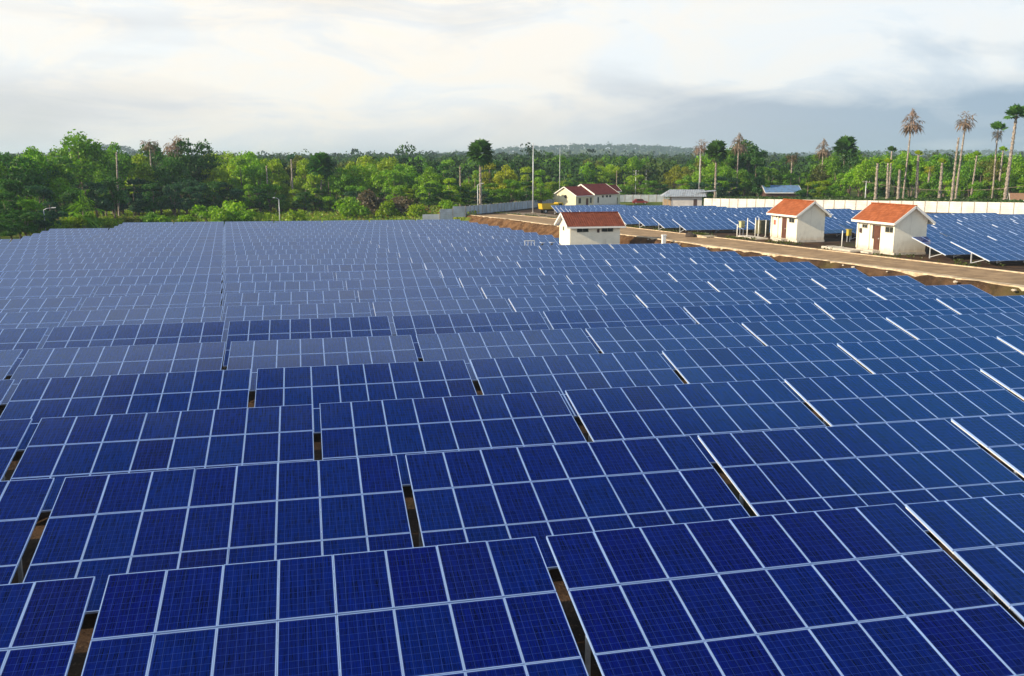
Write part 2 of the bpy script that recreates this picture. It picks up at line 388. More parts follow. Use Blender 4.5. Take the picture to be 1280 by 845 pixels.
def place_table(lx, ly, lz, detail, label, group, dtilt=0., slope=0., row_tint=.8):
    """lx, ly, lz: ground point under the left low corner."""
    dt = dtilt+rt.gauss(0, R(.22)); dy = rt.gauss(0, R(.08))
    rot = Euler((dt, slope+dy, rt.gauss(0, R(.05))))
    ztop_fix = -math.sin(dt)*4.8                           # keep the high edge where it is
    if detail == 0:
        o = put('solar_array', ME_TABLE); o.color = (row_tint, row_tint, row_tint, 1); o.location = (lx, ly, lz+ztop_fix); o.rotation_euler = rot
        return tag(o, label, 'solar array', group)
    e = empty('solar_array', (lx, ly, lz+ztop_fix), 0, label, 'solar array', group); e.rotation_euler = rot
    for r_ in range(NR_):
        for c_ in range(NC):
            M = SIDE @ Matrix.Translation((c_*PW, ROWGAP[r_], 0))
            o = bpy.data.objects.new('solar_panel', ME_GLASS if detail == 2 else ME_PANEL); C.objects.link(o); o.parent = e; o.color = (row_tint, row_tint, row_tint, 1)
            o.matrix_basis = M @ Euler((rt.gauss(0, R(.10)), rt.gauss(0, R(.10)), 0)).to_matrix().to_4x4()
            if detail == 2:
                f = bpy.data.objects.new('frame', ME_FRAME); C.objects.link(f); f.parent = o
    for nm, me in (SUPPORT_NEAR if detail == 2 else SUPPORT): put(nm, me, e)
    return e
def seen(pts, mx=6, my=6):
    q = [px(p) for p in pts]
    q = [(a, b) for a, b, w in q if w > .5]
    if not q: return False
    xs = [a for a, b in q]; ys = [b for a, b in q]
    return max(xs) > -mx and min(xs) < 1280+mx and min(ys) < 845+my and max(ys) > -my
def corners(lx, ly, lz):
    dy = SLOPE_LEN*math.cos(TILT); h = SLOPE_LEN*math.sin(TILT)
    return [(lx, ly, lz+LOW), (lx+8, ly, lz+LOW), (lx+8, ly+dy, lz+LOW+h), (lx, ly+dy, lz+LOW+h)]
def nth(n): return {1: 'first', 2: 'second', 3: 'third'}.get(n, '%d%s' % (n, 'th' if 10 <= n % 100 <= 20 else {1: 'st', 2: 'nd', 3: 'rd'}.get(n % 10, 'th')))
TOPDY = SLOPE_LEN*math.cos(TILT)
rows = [(-12., 16.52, -7.27), (-14.19, 22.66, -7.36), (-16.3, 28.75, -7.44), (-18.52, 34.86, -7.53), (-19.95, 41.04, -7.60), (-20.48, 47.14, -7.67), (-21.07, 53.17, -7.79), (-21.61, 59.2, -7.87), (-22.12, 65.23, -7.94)]
for i in range(9, 25): rows.append((-22.12-.50*(i-8), 65.23+6.12*(i-8), -7.94-.0846*(i-8)))
DT = {0: .3, 1: .2, 2: .3, 3: .3, 4: -.9, 5: 1.1, 6: -1.0, 7: -.8, 8: -.6}
todo = []
for i, (X0, YT, ZT) in enumerate(rows):
    ts = []
    for t_ in range(-8, 9):
        lx = X0+8.2285*t_; rx = lx+8
        ztop = ZT+CAMZ-.0033*8.2285*t_; lz = ztop-LOW-SLOPE_LEN*math.sin(TILT); ly = YT-TOPDY
        if rx > xr(YT)-.9: continue
        if i == 14 and t_ > 5: continue
        if i >= 15 and t_ > 6: continue
        if i >= 18 and t_ < -1: continue
        if i >= 22 and t_ < 0: continue
        if not seen(corners(lx, ly, lz)): continue
        ts.append((lx, ly, lz))
    for k, p in enumerate(ts):
        where = 'cut off by the left edge' if (k == 0 and px(corners(*p)[3])[0] < 0) else None
        rown = 'the front row' if i == 0 else '%s row from the camera' % nth(i+1)
        col = 'deep blue' if i < 4 else ('dull blue' if i != 5 else 'bright blue')
        lab = '%s solar array in %s, %s from the left' % (col, rown if i == 0 else 'the '+rown, nth(k+1))
        todo.append((p, 2 if i < 6 else (1 if i < 10 else 0), lab, 'solar arrays in the near field', R(DT.get(i, rt.uniform(-.8, -.2))), .0033))
# arrays beyond the road
def fence_right(X, Y): return X-(97+(211-Y)*.70)           # > 0 outside the boundary wall
for j in range(0, 20):
    ly = 63.3+6.02*j
    x0 = 54.6 if j == 0 else 55.2 if j == 1 else 62.9 if j < 6 else 59.6 if j == 6 else 57.2 if j == 7 else 48.9-.6*(j-8) if j < 13 else 46.6 if j < 16 else 47.6+.7*(j-16)
    ts = []
    for t_ in range(0, 14):
        lx = x0+8.2285*t_
        if lx+5 > float(np.interp(ly+5, [90, 118, 126, 145, 162, 176, 183, 187], [135, 109, 103, 95, 84, 76, 66, 52])): continue
        p = (lx, ly, terr_z(ly))
        if seen(corners(*p), 3, 3): ts.append(p)
    for k, p in enumerate(ts):
        lab = 'blue solar array beyond the road, %s row back, %s from the road' % (nth(j+1), nth(k+1))
        todo.append((p, 1 if j < 4 else 0, lab, 'solar arrays beyond the road', R(rt.uniform(-.5, .5)), 0.))
def dist(t): return t[0][0]**2+t[0][1]**2
todo.sort(key=dist)
print('tables', len(todo))
for p, d, lab, grp, dt, s_ in todo[:300]: place_table(*p, d, lab, grp, dt, s_, min(.85, max(.18, .18+.075*(p[1]-11.7)/2.2)))  # tint runs from violet in the nearest rows to cyan farther off
if len(todo) > 300:                                        # the few farthest ones
    V0 = np.array([v.co for v in ME_TABLE.vertices]); n0 = len(V0)
    mb = []
    me = bpy.data.meshes.new('far_arrays'); Vs = []; Fs = []; mis = []; uvs = []
    F0 = [tuple(p.vertices) for p in ME_TABLE.polygons]; m0 = [p.material_index for p in ME_TABLE.polygons]
    u0 = np.zeros(len(ME_TABLE.loops)*2); ME_TABLE.uv_layers[0].data.foreach_get('uv', u0)
    for k, (p, d, lab, grp, dt, s_) in enumerate(todo[300:]):
        Vs.append(V0+np.array(p)); Fs += [tuple(a+k*n0 for a in f) for f in F0]; mis += m0; uvs.append(u0)
    me.from_pydata(np.vstack(Vs).tolist(), [], Fs)
    for m in ME_TABLE.materials: me.materials.append(m)
    me.polygons.foreach_set('material_index', mis); uv = me.uv_layers.new(name='UVMap'); uv.data.foreach_set('uv', np.concatenate(uvs)); me.update()
    tag(put('solar_arrays', me), 'farthest blue solar arrays beyond the road, in front of the boundary wall', 'solar arrays', kind='stuff')

# ------------------------------------------------------------------ buildings
def stain(m, col, lo=.0, hi=.9, amt=.55):                   # splashed mud low on a wall, ragged upper limit
    t = m.node_tree; b = t.nodes['Principled BSDF']; q = G(t); src = b.inputs['Base Color'].links[0].from_socket
    co = q.n('ShaderNodeTexCoord').outputs['Object']; sp = q.n('ShaderNodeSeparateXYZ'); t.links.new(co, sp.inputs[0])
    st = q.n('ShaderNodeMapping'); t.links.new(co, st.inputs[0]); st.inputs['Scale'].default_value = (3., 3., .5)
    h = q.m('SUBTRACT', sp.outputs['Z'], q.m('MULTIPLY', q.noise(st.outputs[0], 1.3, 5, .7), 1.1))
    c = q.mix(q.ss(h, -.45, .25, amt, 0.), src, col)
    c = q.mix(q.ss(q.noise(st.outputs[0], .9, 5, .6), .55, .75, 0., .22), c, tuple(x*.7 for x in col)); q.inp(b.inputs['Base Color'], c)
M_wall = pmat('white_render', (.81, .76, .63), .85, 0, .2, var=.05, bump=(.15, 20., .01), scale=1.2)
stain(M_wall, (.42, .30, .19))
M_wall2 = pmat('cream_render', (.74, .68, .46), .85, 0, .2, var=.05, scale=1.2)
M_wallg = pmat('grey_render', (.50, .48, .46), .85, 0, .2, var=.12, scale=1.)
M_trim = pmat('white_trim', (.82, .80, .74), .6, 0, .3, var=.04)
M_plinth = pmat('plinth_concrete', (.55, .50, .42), .9, 0, .2, var=.2, scale=2.)
M_door = pmat('brown_door', (.11, .045, .03), .5, 0, .4, var=.2)
M_dark = pmat('dark_panel', (.06, .035, .03), .6)
M_glass = pmat('window_glass', (.03, .035, .03), .12, 0, .5, var=.4, scale=6.)
M_frame = pmat('window_frame', (.35, .33, .27), .6)
def tile_mat(name, a, b):
    m = bpy.data.materials.new(name); m.use_nodes = True; t = m.node_tree; s = t.nodes['Principled BSDF']; q = G(t)
    s.inputs['Roughness'].default_value = .85; s.inputs['Specular IOR Level'].default_value = .12
    co = q.n('ShaderNodeTexCoord').outputs['Object']; sp = q.n('ShaderNodeSeparateXYZ'); t.links.new(co, sp.inputs[0])
    wx = q.m('FRACT', q.m('MULTIPLY', sp.outputs['X'], 3.6)); wy = q.m('FRACT', q.m('MULTIPLY', sp.outputs['Z'], 5.2))
    fl = q.n('ShaderNodeCombineXYZ'); q.inp(fl.inputs[0], q.m('FLOOR', q.m('MULTIPLY', sp.outputs['X'], 3.6))); q.inp(fl.inputs[1], q.m('FLOOR', q.m('MULTIPLY', sp.outputs['Z'], 5.2)))
    wn = q.n('ShaderNodeTexWhiteNoise', noise_dimensions='2D'); t.links.new(fl.outputs[0], wn.inputs['Vector'])
    c = q.mix(wn.outputs['Value'], a, b)
    edge = q.m('MAXIMUM', q.ss(wx, 0., .14, 1., 0.), q.ss(wy, 0., .16, 1., 0.))
    c = q.mix(q.m('MULTIPLY', edge, .45), c, tuple(x*.35 for x in a)); 
    c = q.mix(q.ss(q.noise(co, .9, 4), .5, .75, 0., .5), c, tuple(x*.55 for x in a)); q.inp(s.inputs['Base Color'], c)
    h = q.m('ADD', q.m('SINE', q.m('MULTIPLY', wx, 3.14159)), q.m('MULTIPLY', q.m('SUBTRACT', 1., wy), .8))
    bn = q.n('ShaderNodeBump'); bn.inputs['Strength'].default_value = .8; bn.inputs['Distance'].default_value = .04; q.inp(bn.inputs['Height'], h); t.links.new(bn.outputs[0], s.inputs['Normal'])
    return m
M_tile = tile_mat('orange_tiles', (.30, .088, .034), (.42, .13, .052))
M_tile2 = tile_mat('brown_red_tiles', (.17, .050, .030), (.24, .072, .042))
M_tile3 = tile_mat('maroon_tiles', (.17, .035, .03), (.23, .055, .045))
def metal_roof(name, col):
    m = bpy.data.materials.new(name); m.use_nodes = True; t = m.node_tree; s = t.nodes['Principled BSDF']; q = G(t)
    s.inputs['Roughness'].default_value = .45; s.inputs['Metallic'].default_value = .2
    co = q.n('ShaderNodeTexCoord').outputs['Object']; sp = q.n('ShaderNodeSeparateXYZ'); t.links.new(co, sp.inputs[0])
    w = q.m('SINE', q.m('MULTIPLY', sp.outputs['X'], 14.)); n = q.noise(co, 1.2, 4)
    c = q.mix(q.ss(n, .45, .75, 0., .6), col, (.16, .13, .11)); q.inp(s.inputs['Base Color'], c)
    bn = q.n('ShaderNodeBump'); bn.inputs['Strength'].default_value = .7; bn.inputs['Distance'].default_value = .04; q.inp(bn.inputs['Height'], w); t.links.new(bn.outputs[0], s.inputs['Normal'])
    return m
M_zinc = metal_roof('zinc_sheet', (.42, .46, .50)); M_blue = metal_roof('blue_sheet', (.16, .30, .52))
def gable_house(name, label, loc, rz, L, W, hw, rise, over, eav, wall, tile, openings=(), parent=None, plinth=.25, cat='building', group=None, ridge=True):
    """Ridge along local x, centred; the front is the local -y face."""
    e = parent or empty(name, loc, rz, label, cat, group)
    mb = MB(); x, y = L/2, W/2; r_ = rise*y/(y+eav)
    zr = hw+r_
    # walls: each side as its own slab so door and window niches can sit proud
    mb.face([(-x, -y, -.4), (x, -y, -.4), (x, -y, hw), (-x, -y, hw)], wall)
    mb.face([(x, y, -.4), (-x, y, -.4), (-x, y, hw), (x, y, hw)], wall)
    mb.face([(x, -y, -.4), (x, y, -.4), (x, y, hw), (x, 0, zr), (x, -y, hw)], wall)
    mb.face([(-x, y, -.4), (-x, -y, -.4), (-x, -y, hw), (-x, 0, zr), (-x, y, hw)], wall)
    mb.build('wall', e)
    if plinth:
        mb = MB(); mb.box((-x-.06, -y-.06, -.5), (x+.06, y+.06, plinth), M_plinth); mb.build('plinth', e)
    # roof slabs with thickness
    mb = MB(); th = .11; X = x+over; Ye = y+eav; drop = rise/(Ye)*eav
    ze = hw-drop*.0-(rise/Ye)*eav*0; zl = zr-rise*1.0; zl = zr-(rise*Ye/Ye)
    for s in (-1, 1):
        a, b, c, d = (-X, s*Ye, zl), (X, s*Ye, zl), (X, 0, zr), (-X, 0, zr)
        up = lambda p: (p[0], p[1], p[2]+th)
        top = [up(a), up(b), up(c), up(d)]; bot = [d, c, b, a]
        if s > 0: top.reverse(); bot.reverse()
        mb.face(top, tile); mb.face(bot, M_trim)
        mb.face([a, b, up(b), up(a)], tile); mb.face([b, c, up(c), up(b)], tile); mb.face([d, a, up(a), up(d)], tile)
    roof = mb.build('roof', e)
    for sx_ in (-1, 1):
        mb = MB()
        for s in (-1, 1): mb.bar((sx_*(X+.02), s*(Ye+.01), zl+.02), (sx_*(X+.02), 0, zr+.02), .05, .22, M_trim)
        mb.build('barge_board', roof)
    for s in (-1, 1):
        mb = MB(); mb.box((-X, s*(Ye+.03)-.02, zl-.10), (X, s*(Ye+.03)+.02, zl+.10), M_trim); mb.build('fascia', roof)
    if ridge:
        mb = MB(); n = int(2*X/.4)
        for k in range(n):
            a = -X+k*2*X/n; mb.box((a+.01, -.13, zr+th-.04), (a+2*X/n-.02, .13, zr+th+.07), tile)
        mb.build('ridge_tiles', roof)
    for op in openings:
        kind, cx_, z0, w, h = op[:5]; side = op[5] if len(op) > 5 else 'f'
        Mx = Matrix.Identity(4) if side == 'f' else (Matrix.Rotation(-math.pi/2, 4, 'Z') if side == 'l' else Matrix.Rotation(math.pi/2, 4, 'Z'))
        yy = -y if side == 'f' else -x
        if kind == 'window':
            mb = MB()
            for lo, hi in (((cx_-w/2-.05, yy-.05, z0-.05), (cx_+w/2+.05, yy-.003, z0)), ((cx_-w/2-.05, yy-.05, z0+h), (cx_+w/2+.05, yy-.003, z0+h+.05)),
                           ((cx_-w/2-.05, yy-.045, z0), (cx_-w/2, yy-.003, z0+h)), ((cx_+w/2, yy-.045, z0), (cx_+w/2+.05, yy-.003, z0+h)), ((cx_-.02, yy-.04, z0), (cx_+.02, yy-.02, z0+h))):
                mb.box(lo, hi, M_frame, Mx)
            f = mb.build('window', e); mb = MB(); mb.box((cx_-w/2, yy-.02, z0), (cx_+w/2, yy-.002, z0+h), M_glass, Mx); mb.build('pane', f)
        elif kind == 'door':
            mb = MB(); mb.box((cx_-w/2, yy-.04, z0), (cx_+w/2, yy-.003, z0+h), M_door, Mx)
            mb.box((cx_-w/2+.12, yy-.055, z0+.15), (cx_+w/2-.12, yy-.04, z0+h*.45), M_door, Mx); mb.box((cx_-w/2+.12, yy-.055, z0+h*.52), (cx_+w/2-.12, yy-.04, z0+h-.15), M_door, Mx)
            d = mb.build('door', e); mb = MB(); mb.box((cx_+w/2-.16, yy-.11, z0+h*.45), (cx_+w/2-.06, yy-.055, z0+h*.49), M_galv, Mx); mb.build('handle', d)
        elif kind == 'pilaster':
            mb = MB(); mb.box((cx_-w/2, yy-.14, z0), (cx_+w/2, yy-.002, z0+h), wall, Mx); mb.build('pilaster', e)
        elif kind in ('meter_box', 'notice', 'vent', 'wall_lamp', 'dark_shutter'):
            mm = {'notice': pmat('notice_red', (.42, .13, .09), .6, var=.3, scale=8.)}.get(kind, M_dark)
            mb = MB(); dp = .12 if kind in ('meter_box', 'wall_lamp') else .03
            if kind == 'vent':
                mb.tube([Mx @ Vector((cx_, yy-.03, z0)), Mx @ Vector((cx_, yy-.004, z0))], w/2, mm, 12)
            else: mb.box((cx_-w/2, yy-dp, z0), (cx_+w/2, yy-.004, z0+h), mm, Mx)
            mb.build(kind, e)
        elif kind == 'step':
            mb = MB(); mb.box((cx_-w/2, yy-.9, -.3), (cx_+w/2, yy-.08, z0), M_plinth, Mx); mb.box((cx_-w/2+.1, yy-1.25, -.3), (cx_+w/2-.1, yy-.9, z0*.5), M_plinth, Mx); mb.build('step', e)
    return e
# the two inverter houses by the road (front towards the road)
gable_house('inverter_house', 'white inverter house with orange roof nearest the camera, solar array against its gable', (55.95, 78.3, terr_z(78.3)+.05), -math.pi/2, 6.0, 3.35, 3.3, 1.6, .45, .5, M_wall, M_tile,
    [('meter_box', -2.45, 1.75, .3, .45), ('window', -1.85, 2.3, .8, .28), ('pilaster', -1.0, .25, .22, 2.7), ('dark_shutter', -.42, 1.3, .3, 1.35), ('door', .22, .27, .95, 2.35), ('window', 2.1, 2.1, 1.25, .48), ('step', .2, .26, 1.5, 0), ('pilaster', -2.9, .25, .2, 2.7), ('pilaster', 2.9, .25, .2, 2.7)], group='white inverter houses with tiled roofs')
gable_house('inverter_house', 'white inverter house with orange roof and red notice beside its door, farther along the road', (56.2, 96.2, terr_z(96.2)+.05), -math.pi/2, 6.0, 3.35, 3.3, 1.6, .45, .5, M_wall, M_tile,
    [('notice', -2.3, 1.7, .5, .55), ('vent', -1.85, 2.65, .28, .1), ('vent', -1.2, 2.65, .28, .1), ('pilaster', -1.45, .25, .2, 2.7), ('door', -.05, .27, 1.0, 2.4), ('window', 1.6, 2.2, 1.1, .45), ('step', .2, .26, 1.5, 0), ('pilaster', -2.9, .25, .2, 2.7), ('pilaster', 2.9, .25, .2, 2.7)], group='white inverter houses with tiled roofs')
gable_house('inverter_house', 'white inverter house with brownish red roof standing among the solar arrays', (33.1, 103.9, -.80), 0, 6.15, 4.6, 3.05, 1.5, .5, .5, M_wall, M_tile2,
    [('window', -1.55, 2.25, 1.35, .42), ('window', 1.5, 2.25, 1.35, .42), ('wall_lamp', .35, 2.15, .28, .42), ('window', -.4, 2.3, .5, .4, 'l')], group='white inverter houses with tiled roofs')
# office with two stepped roofs by the far wall
fz = terr_z(226)
ux, uy = (.562, -.824), (.824, .562)                        # gable direction, long direction
rzh = math.atan2(uy[1], uy[0])
c0 = np.array([67.6, 224.0])                                # near corner of gable and long side
ctr = c0+np.array(uy)*3.5-np.array(ux)*3.7
off = gable_house('office_building', 'cream office building with stepped maroon roofs behind the farther arrays', (ctr[0], ctr[1], fz), rzh, 7.0, 7.4, 3.1, 2.3, .4, .5, M_wall2, M_tile3,
    [('window', -1.9, 1.0, .9, 1.3), ('door', 1.2, .1, .95, 2.1), ('window', 2.7, 1.0, .7, 1.3), ('vent', .3, 2.7, .9, .1, 'l')], ridge=False)
sub = MB(); x0_ = 3.5
def sub_block(e, x0, x1, W, hw, rise, wall, tile, ops):
    mb = MB(); y = W/2
    mb.face([(x0, -y, -.4), (x1, -y, -.4), (x1, -y, hw), (x0, -y, hw)], wall); mb.face([(x1, y, -.4), (x0, y, -.4), (x0, y, hw), (x1, y, hw)], wall)
    for xx, sg in ((x0, -1), (x1, 1)): mb.face([(xx, -y*sg*-1*-1, -.4), (xx, y*sg, -.4), (xx, y*sg, hw), (xx, 0, hw+rise*y/(y+.5)), (xx, -y*sg, hw)], wall)
    mb.build('wing_wall', e)
    mb = MB(); zr = hw+rise*y/(y+.5); zl = zr-rise; Ye = y+.5; th = .12
    for s in (-1, 1):
        a, b, c, d = (x0-.4, s*Ye, zl), (x1+.4, s*Ye, zl), (x1+.4, 0, zr), (x0-.4, 0, zr); up = lambda p: (p[0], p[1], p[2]+th)
        top = [up(a), up(b), up(c), up(d)]; bot = [d, c, b, a]
        if s > 0: top.reverse(); bot.reverse()
        mb.face(top, tile); mb.face(bot, M_trim); mb.face([a, b, up(b), up(a)], tile)
    rf = mb.build('wing_roof', e)
    for xx in (x0-.43, x1+.43):
        mb = MB()
        for s in (-1, 1): mb.bar((xx, s*(Ye+.01), zl+.02), (xx, 0, zr+.02), .06, .28, M_trim)
        mb.build('barge_board', rf)
    for cx_, z0, w, h in ops:
        mb = MB(); mb.box((cx_-w/2-.05, -y-.04, z0-.05), (cx_+w/2+.05, -y-.003, z0+h+.05), M_frame); f = mb.build('window', e)
        mb = MB(); mb.box((cx_-w/2, -y-.055, z0), (cx_+w/2, -y-.04, z0+h), M_glass); mb.build('pane', f)
sub_block(off, 3.52, 13.5, 8.4, 3.35, 2.6, M_wall, M_tile3, [(5.2, 1.0, .5, 1.4), (7.2, 2.3, .7, .5), (9.0, 2.3, .7, .5), (10.4, 2.3, .7, .5)])
gable_house('pump_house', 'small cream pump house just right of the office building', (82.6, 239.5, terr_z(238)), rzh, 3.2, 3.4, 4.0, 1.7, .3, .3, M_wall2, M_tile3, [('window', 0, 2.8, .8, .5, 'l'), ('door', 0, .1, .9, 2)], ridge=False)
# grey shed
def shed():
    e = empty('storage_shed', (94.5, 217.5, terr_z(217)), R(-18), 'low grey storage shed with metal roof in front of the far boundary wall', 'shed')
    mb = MB(); mb.box((-3.4, -3, -.3), (4.2, 3, 3.0), M_wallg); mb.build('wall', e)
    mb = MB()
    for s in (-1, 1):
        a, b, c, d = (-5.9, s*3.9, 2.75), (5.2, s*3.9, 2.75), (5.0, 0, 4.35), (-3.6, 0, 4.35); up = lambda p: (p[0], p[1], p[2]+.09)
        top = [up(a), up(b), up(c), up(d)]; bot = [d, c, b, a]
        if s > 0: top.reverse(); bot.reverse()
        mb.face(top, M_zinc); mb.face(bot, M_frame); mb.face([a, b, up(b), up(a)], M_zinc)
    mb.face([(-5.9, 3.9, 2.84), (-5.9, -3.9, 2.84), (-3.6, 0, 4.44)], M_zinc); mb.face([(5.2, -3.9, 2.84), (5.2, 3.9, 2.84), (5.0, 0, 4.44)], M_wallg)
    mb.build('roof', e)
    mb = MB(); mb.box((3.0, -2.3, 3.3), (8.2, 4.5, 3.4), M_zinc, Matrix.Rotation(R(-6), 4, 'Y')); mb.build('side_roof', e)
    mb = MB(); mb.box((2.1, -3.04, 0), (3.0, -3.002, 2.1), M_dark); mb.build('door', e)
    for x_ in (-5.4, -4.4): 
        mb = MB(); mb.bar((x_, -3.5, -.2), (x_, -3.5, 2.8), .14, .14, M_frame); mb.build('post', e)
    for x_ in (5.4, 7.8):
        mb = MB(); mb.bar((x_, -2.0, -.2), (x_, -2.0, 3.9), .12, .12, M_frame); mb.build('post', e)
    mb = MB(); mb.box((-5.2, -1.5, -.2), (-3.5, 2, 1.9), pmat('tan_sacks', (.45, .33, .2), .9)); mb.build('store_room', e)
shed()
p_ = at(975, 240, 232)
gable_house('workshop', 'long blue sheet roofed workshop beyond the right boundary wall', (p_[0], 232, terr_z(232)+.3), R(-14), 9.6, 7, 3.2, 1.9, .3, .5, pmat('brown_wall', (.085, .04, .03), .8), M_blue, [('door', -2, 0, 1.2, 2.1)], ridge=False, plinth=0)
p_ = at(1274, 250, 176)
gable_house('hut', 'small brown roofed hut beyond the wall at the right edge', (p_[0]+1, 176, terr_z(176)+.1), R(-35), 5, 4, 2.3, 1.5, .4, .5, pmat('bamboo', (.20, .11, .06), .9), pmat('thatch', (.26, .15, .09), .95, bump=(.6, 9., .05)), [('door', 0, 0, .9, 1.8)], ridge=False, plinth=0)

# ------------------------------------------------------------------ boundary walls of precast panels
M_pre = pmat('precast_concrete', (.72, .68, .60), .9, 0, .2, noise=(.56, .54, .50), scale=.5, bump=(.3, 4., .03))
M_pre_shade = pmat('precast_concrete_shaded', (.46, .50, .54), .9, 0, .2, noise=(.34, .37, .40), scale=.5, bump=(.3, 4., .03))  # same precast with the grey-blue of its shaded side put into the colour
M_prepost = pmat('precast_post', (.36, .33, .29), .9, 0, .2, var=.2)
def wall_run(name, label, pts, h, m, step, zf=None, drops=None):
    P0 = pts[0]; e = empty(name, (P0[0], P0[1], (zf or terr_z)(P0[1]) if not zf else zf(*P0)), 0, label, 'wall')
    base = Vector(e.location); posts = []; bd = MB(); pm = MB(); n = 0
    for (a, b) in zip(pts, pts[1:]):
        a2 = Vector((a[0], a[1], 0)); b2 = Vector((b[0], b[1], 0)); L = (b2-a2).length; k = max(1, round(L/step)); d = (b2-a2)/k; u = d.normalized(); nn = Vector((-u.y, u.x, 0))
        for i in range(k):
            p = a2+d*i; q_ = p+d
            zp = zf(p.x, p.y) if zf else terr_z(p.y)
            w = Matrix(((u.x, nn.x, 0, p.x-base.x), (u.y, nn.y, 0, p.y-base.y), (0, 0, 1, zp-base.z), (0, 0, 0, 1)))
            nrow = 5
            for r_ in range(nrow):
                bd.box((.07, -.025, -.3 if r_ == 0 else h*r_/nrow+.012), (d.length-.07, .025, h*(r_+1)/nrow), m, w)
            mb = MB(); mb.box((-.085, -.09, -.4), (.085, .09, h+.08), M_prepost, w); posts.append(mb)
    bd.build('wall_panels', e)
    for mb in posts[:100]: mb.build('post', e)
    return e
wall_run('boundary_wall', 'pale precast concrete wall behind the right arrays', [(150, 136), (140, 150), (127, 171), (112, 190), (97, 211)], 2.3, M_pre, 2.4)
wall_run('boundary_wall', 'grey precast concrete wall left of the shed, behind parked red car', [(110, 262), (96, 266), (82, 268)], 2.3, M_pre_shade, 2.4)
def zleft(X, Y):
    if Y > 181.2: return terr_z(Y)
    return terr_z(181)-min(1.5, max(0, (31.5-X)*.32)//.5*.5)
wall_run('boundary_wall', 'grey shaded precast wall beyond the bare earth bank, stepping down leftwards', [(82, 268), (65, 240), (48, 209), (31.5, 181.3), (26, 180), (22.5, 180)], 1.85, M_pre_shade, 2.4, zf=zleft)

# ------------------------------------------------------------------ poles, masts, lamps
M_pole = pmat('pole_paint', (.62, .64, .66), .5, .3, var=.1); M_wood = pmat('pole_wood', (.30, .24, .17), .9)
def pole(name, label, cat, x, ytop, Y, r0=.09, m=None, arms=0, lamp=0, group=None, extra=None):
    T = at(x, ytop, Y); zb = gz(T[0], Y); H = T[2]-zb
    e = empty(name, (T[0], Y, zb), 0, label, cat, group); m = m or M_pole
    mb = MB(); mb.tube([(0, 0, -.5), (0, 0, H*.5), (0, 0, H)], [r0, r0*.85, r0*.6], m, 8); mb.build('pole', e)
    mb = MB(); mb.box((-.22, -.22, -.3), (.22, .22, .12), M_plinth); mb.build('footing', e)
    for k in range(arms):
        zz = H-.35-k*1.1; mb = MB(); mb.box((-1.0, -.05, zz), (1.0, .05, zz+.11), M_wood); ar = mb.build('crossarm', e)
        for xx in (-.9, -.3, .3, .9):
            mb = MB(); mb.tube([(xx, 0, zz+.11), (xx, 0, zz+.30)], .05, M_trim, 6); mb.build('insulator', ar)
    if lamp:
        mb = MB(); mb.tube([(0, 0, H-.05), (lamp*.5, 0, H+.18), (lamp*1.25, 0, H+.28)], .045, m, 6); mb.build('arm', e)
        mb = MB(); mb.box((min(lamp*1.15, lamp*1.75), -.12, H+.22), (max(lamp*1.15, lamp*1.75), .12, H+.36), M_trim); mb.build('lamp_head', e)
    return e, H
pole('lightning_mast', 'tall thin white mast standing beside the road in front of the grey wall', 'mast', 666.5, 178, 190, .13)
pole('lightning_mast', 'thin distant mast rising behind the cream office building', 'mast', 700, 184, 272, .10)
pole('lightning_mast', 'thin grey mast rising right beside the grey shed roof', 'mast', 875.5, 186, 224, .08)
pole('street_lamp', 'small street lamp with curved arm beside left corner of the array field', 'street lamp', 54.5, 262, 152, .07, lamp=1.0)
pole('street_lamp', 'street lamp post behind the far edge of arrays in front of the scrub', 'street lamp', 348.5, 249, 172, .08, lamp=-.6)
pole('street_lamp', 'lamp post standing in front of the tall fan palm by grey wall', 'street lamp', 597, 231, 188, .09, lamp=.7)
pole('street_lamp', 'plain pale pole right of the office building', 'pole', 771, 213, 258, .12, M_wood)
pole('utility_pole', 'utility pole with crossarms and guy wire, left one of a pair', 'utility pole', 795, 213, 285, .14, M_pole, arms=2, group='utility poles behind the far wall')
pole('utility_pole', 'utility pole with a single crossarm, right one of a pair', 'utility pole', 808, 212, 300, .15, M_pole, arms=1, group='utility poles behind the far wall')
eA, HA = pole('utility_pole', 'utility pole behind the right wall carrying the sagging cable', 'utility pole', 1083, 226, 200, .13, M_pole, arms=1)
eB, HB = pole('utility_pole', 'utility pole right of the picture holding the cable end', 'utility pole', 1335, 222, 172, .13, M_pole, arms=1)
A_ = Vector(eA.location)+Vector((0, 0, HA-.3)); B_ = Vector(eB.location)+Vector((0, 0, HB-.3))
mb = MB(); mb.tube([tuple(A_.lerp(B_, t/24)-Vector((0, 0, 2.3*4*(t/24)*(1-t/24)))-A_) for t in range(25)], .045, M_wood, 5)
tag(mb.build('power_cable', None, A_), 'sagging power cable crossing in front of the bare palm trunks', 'cable')

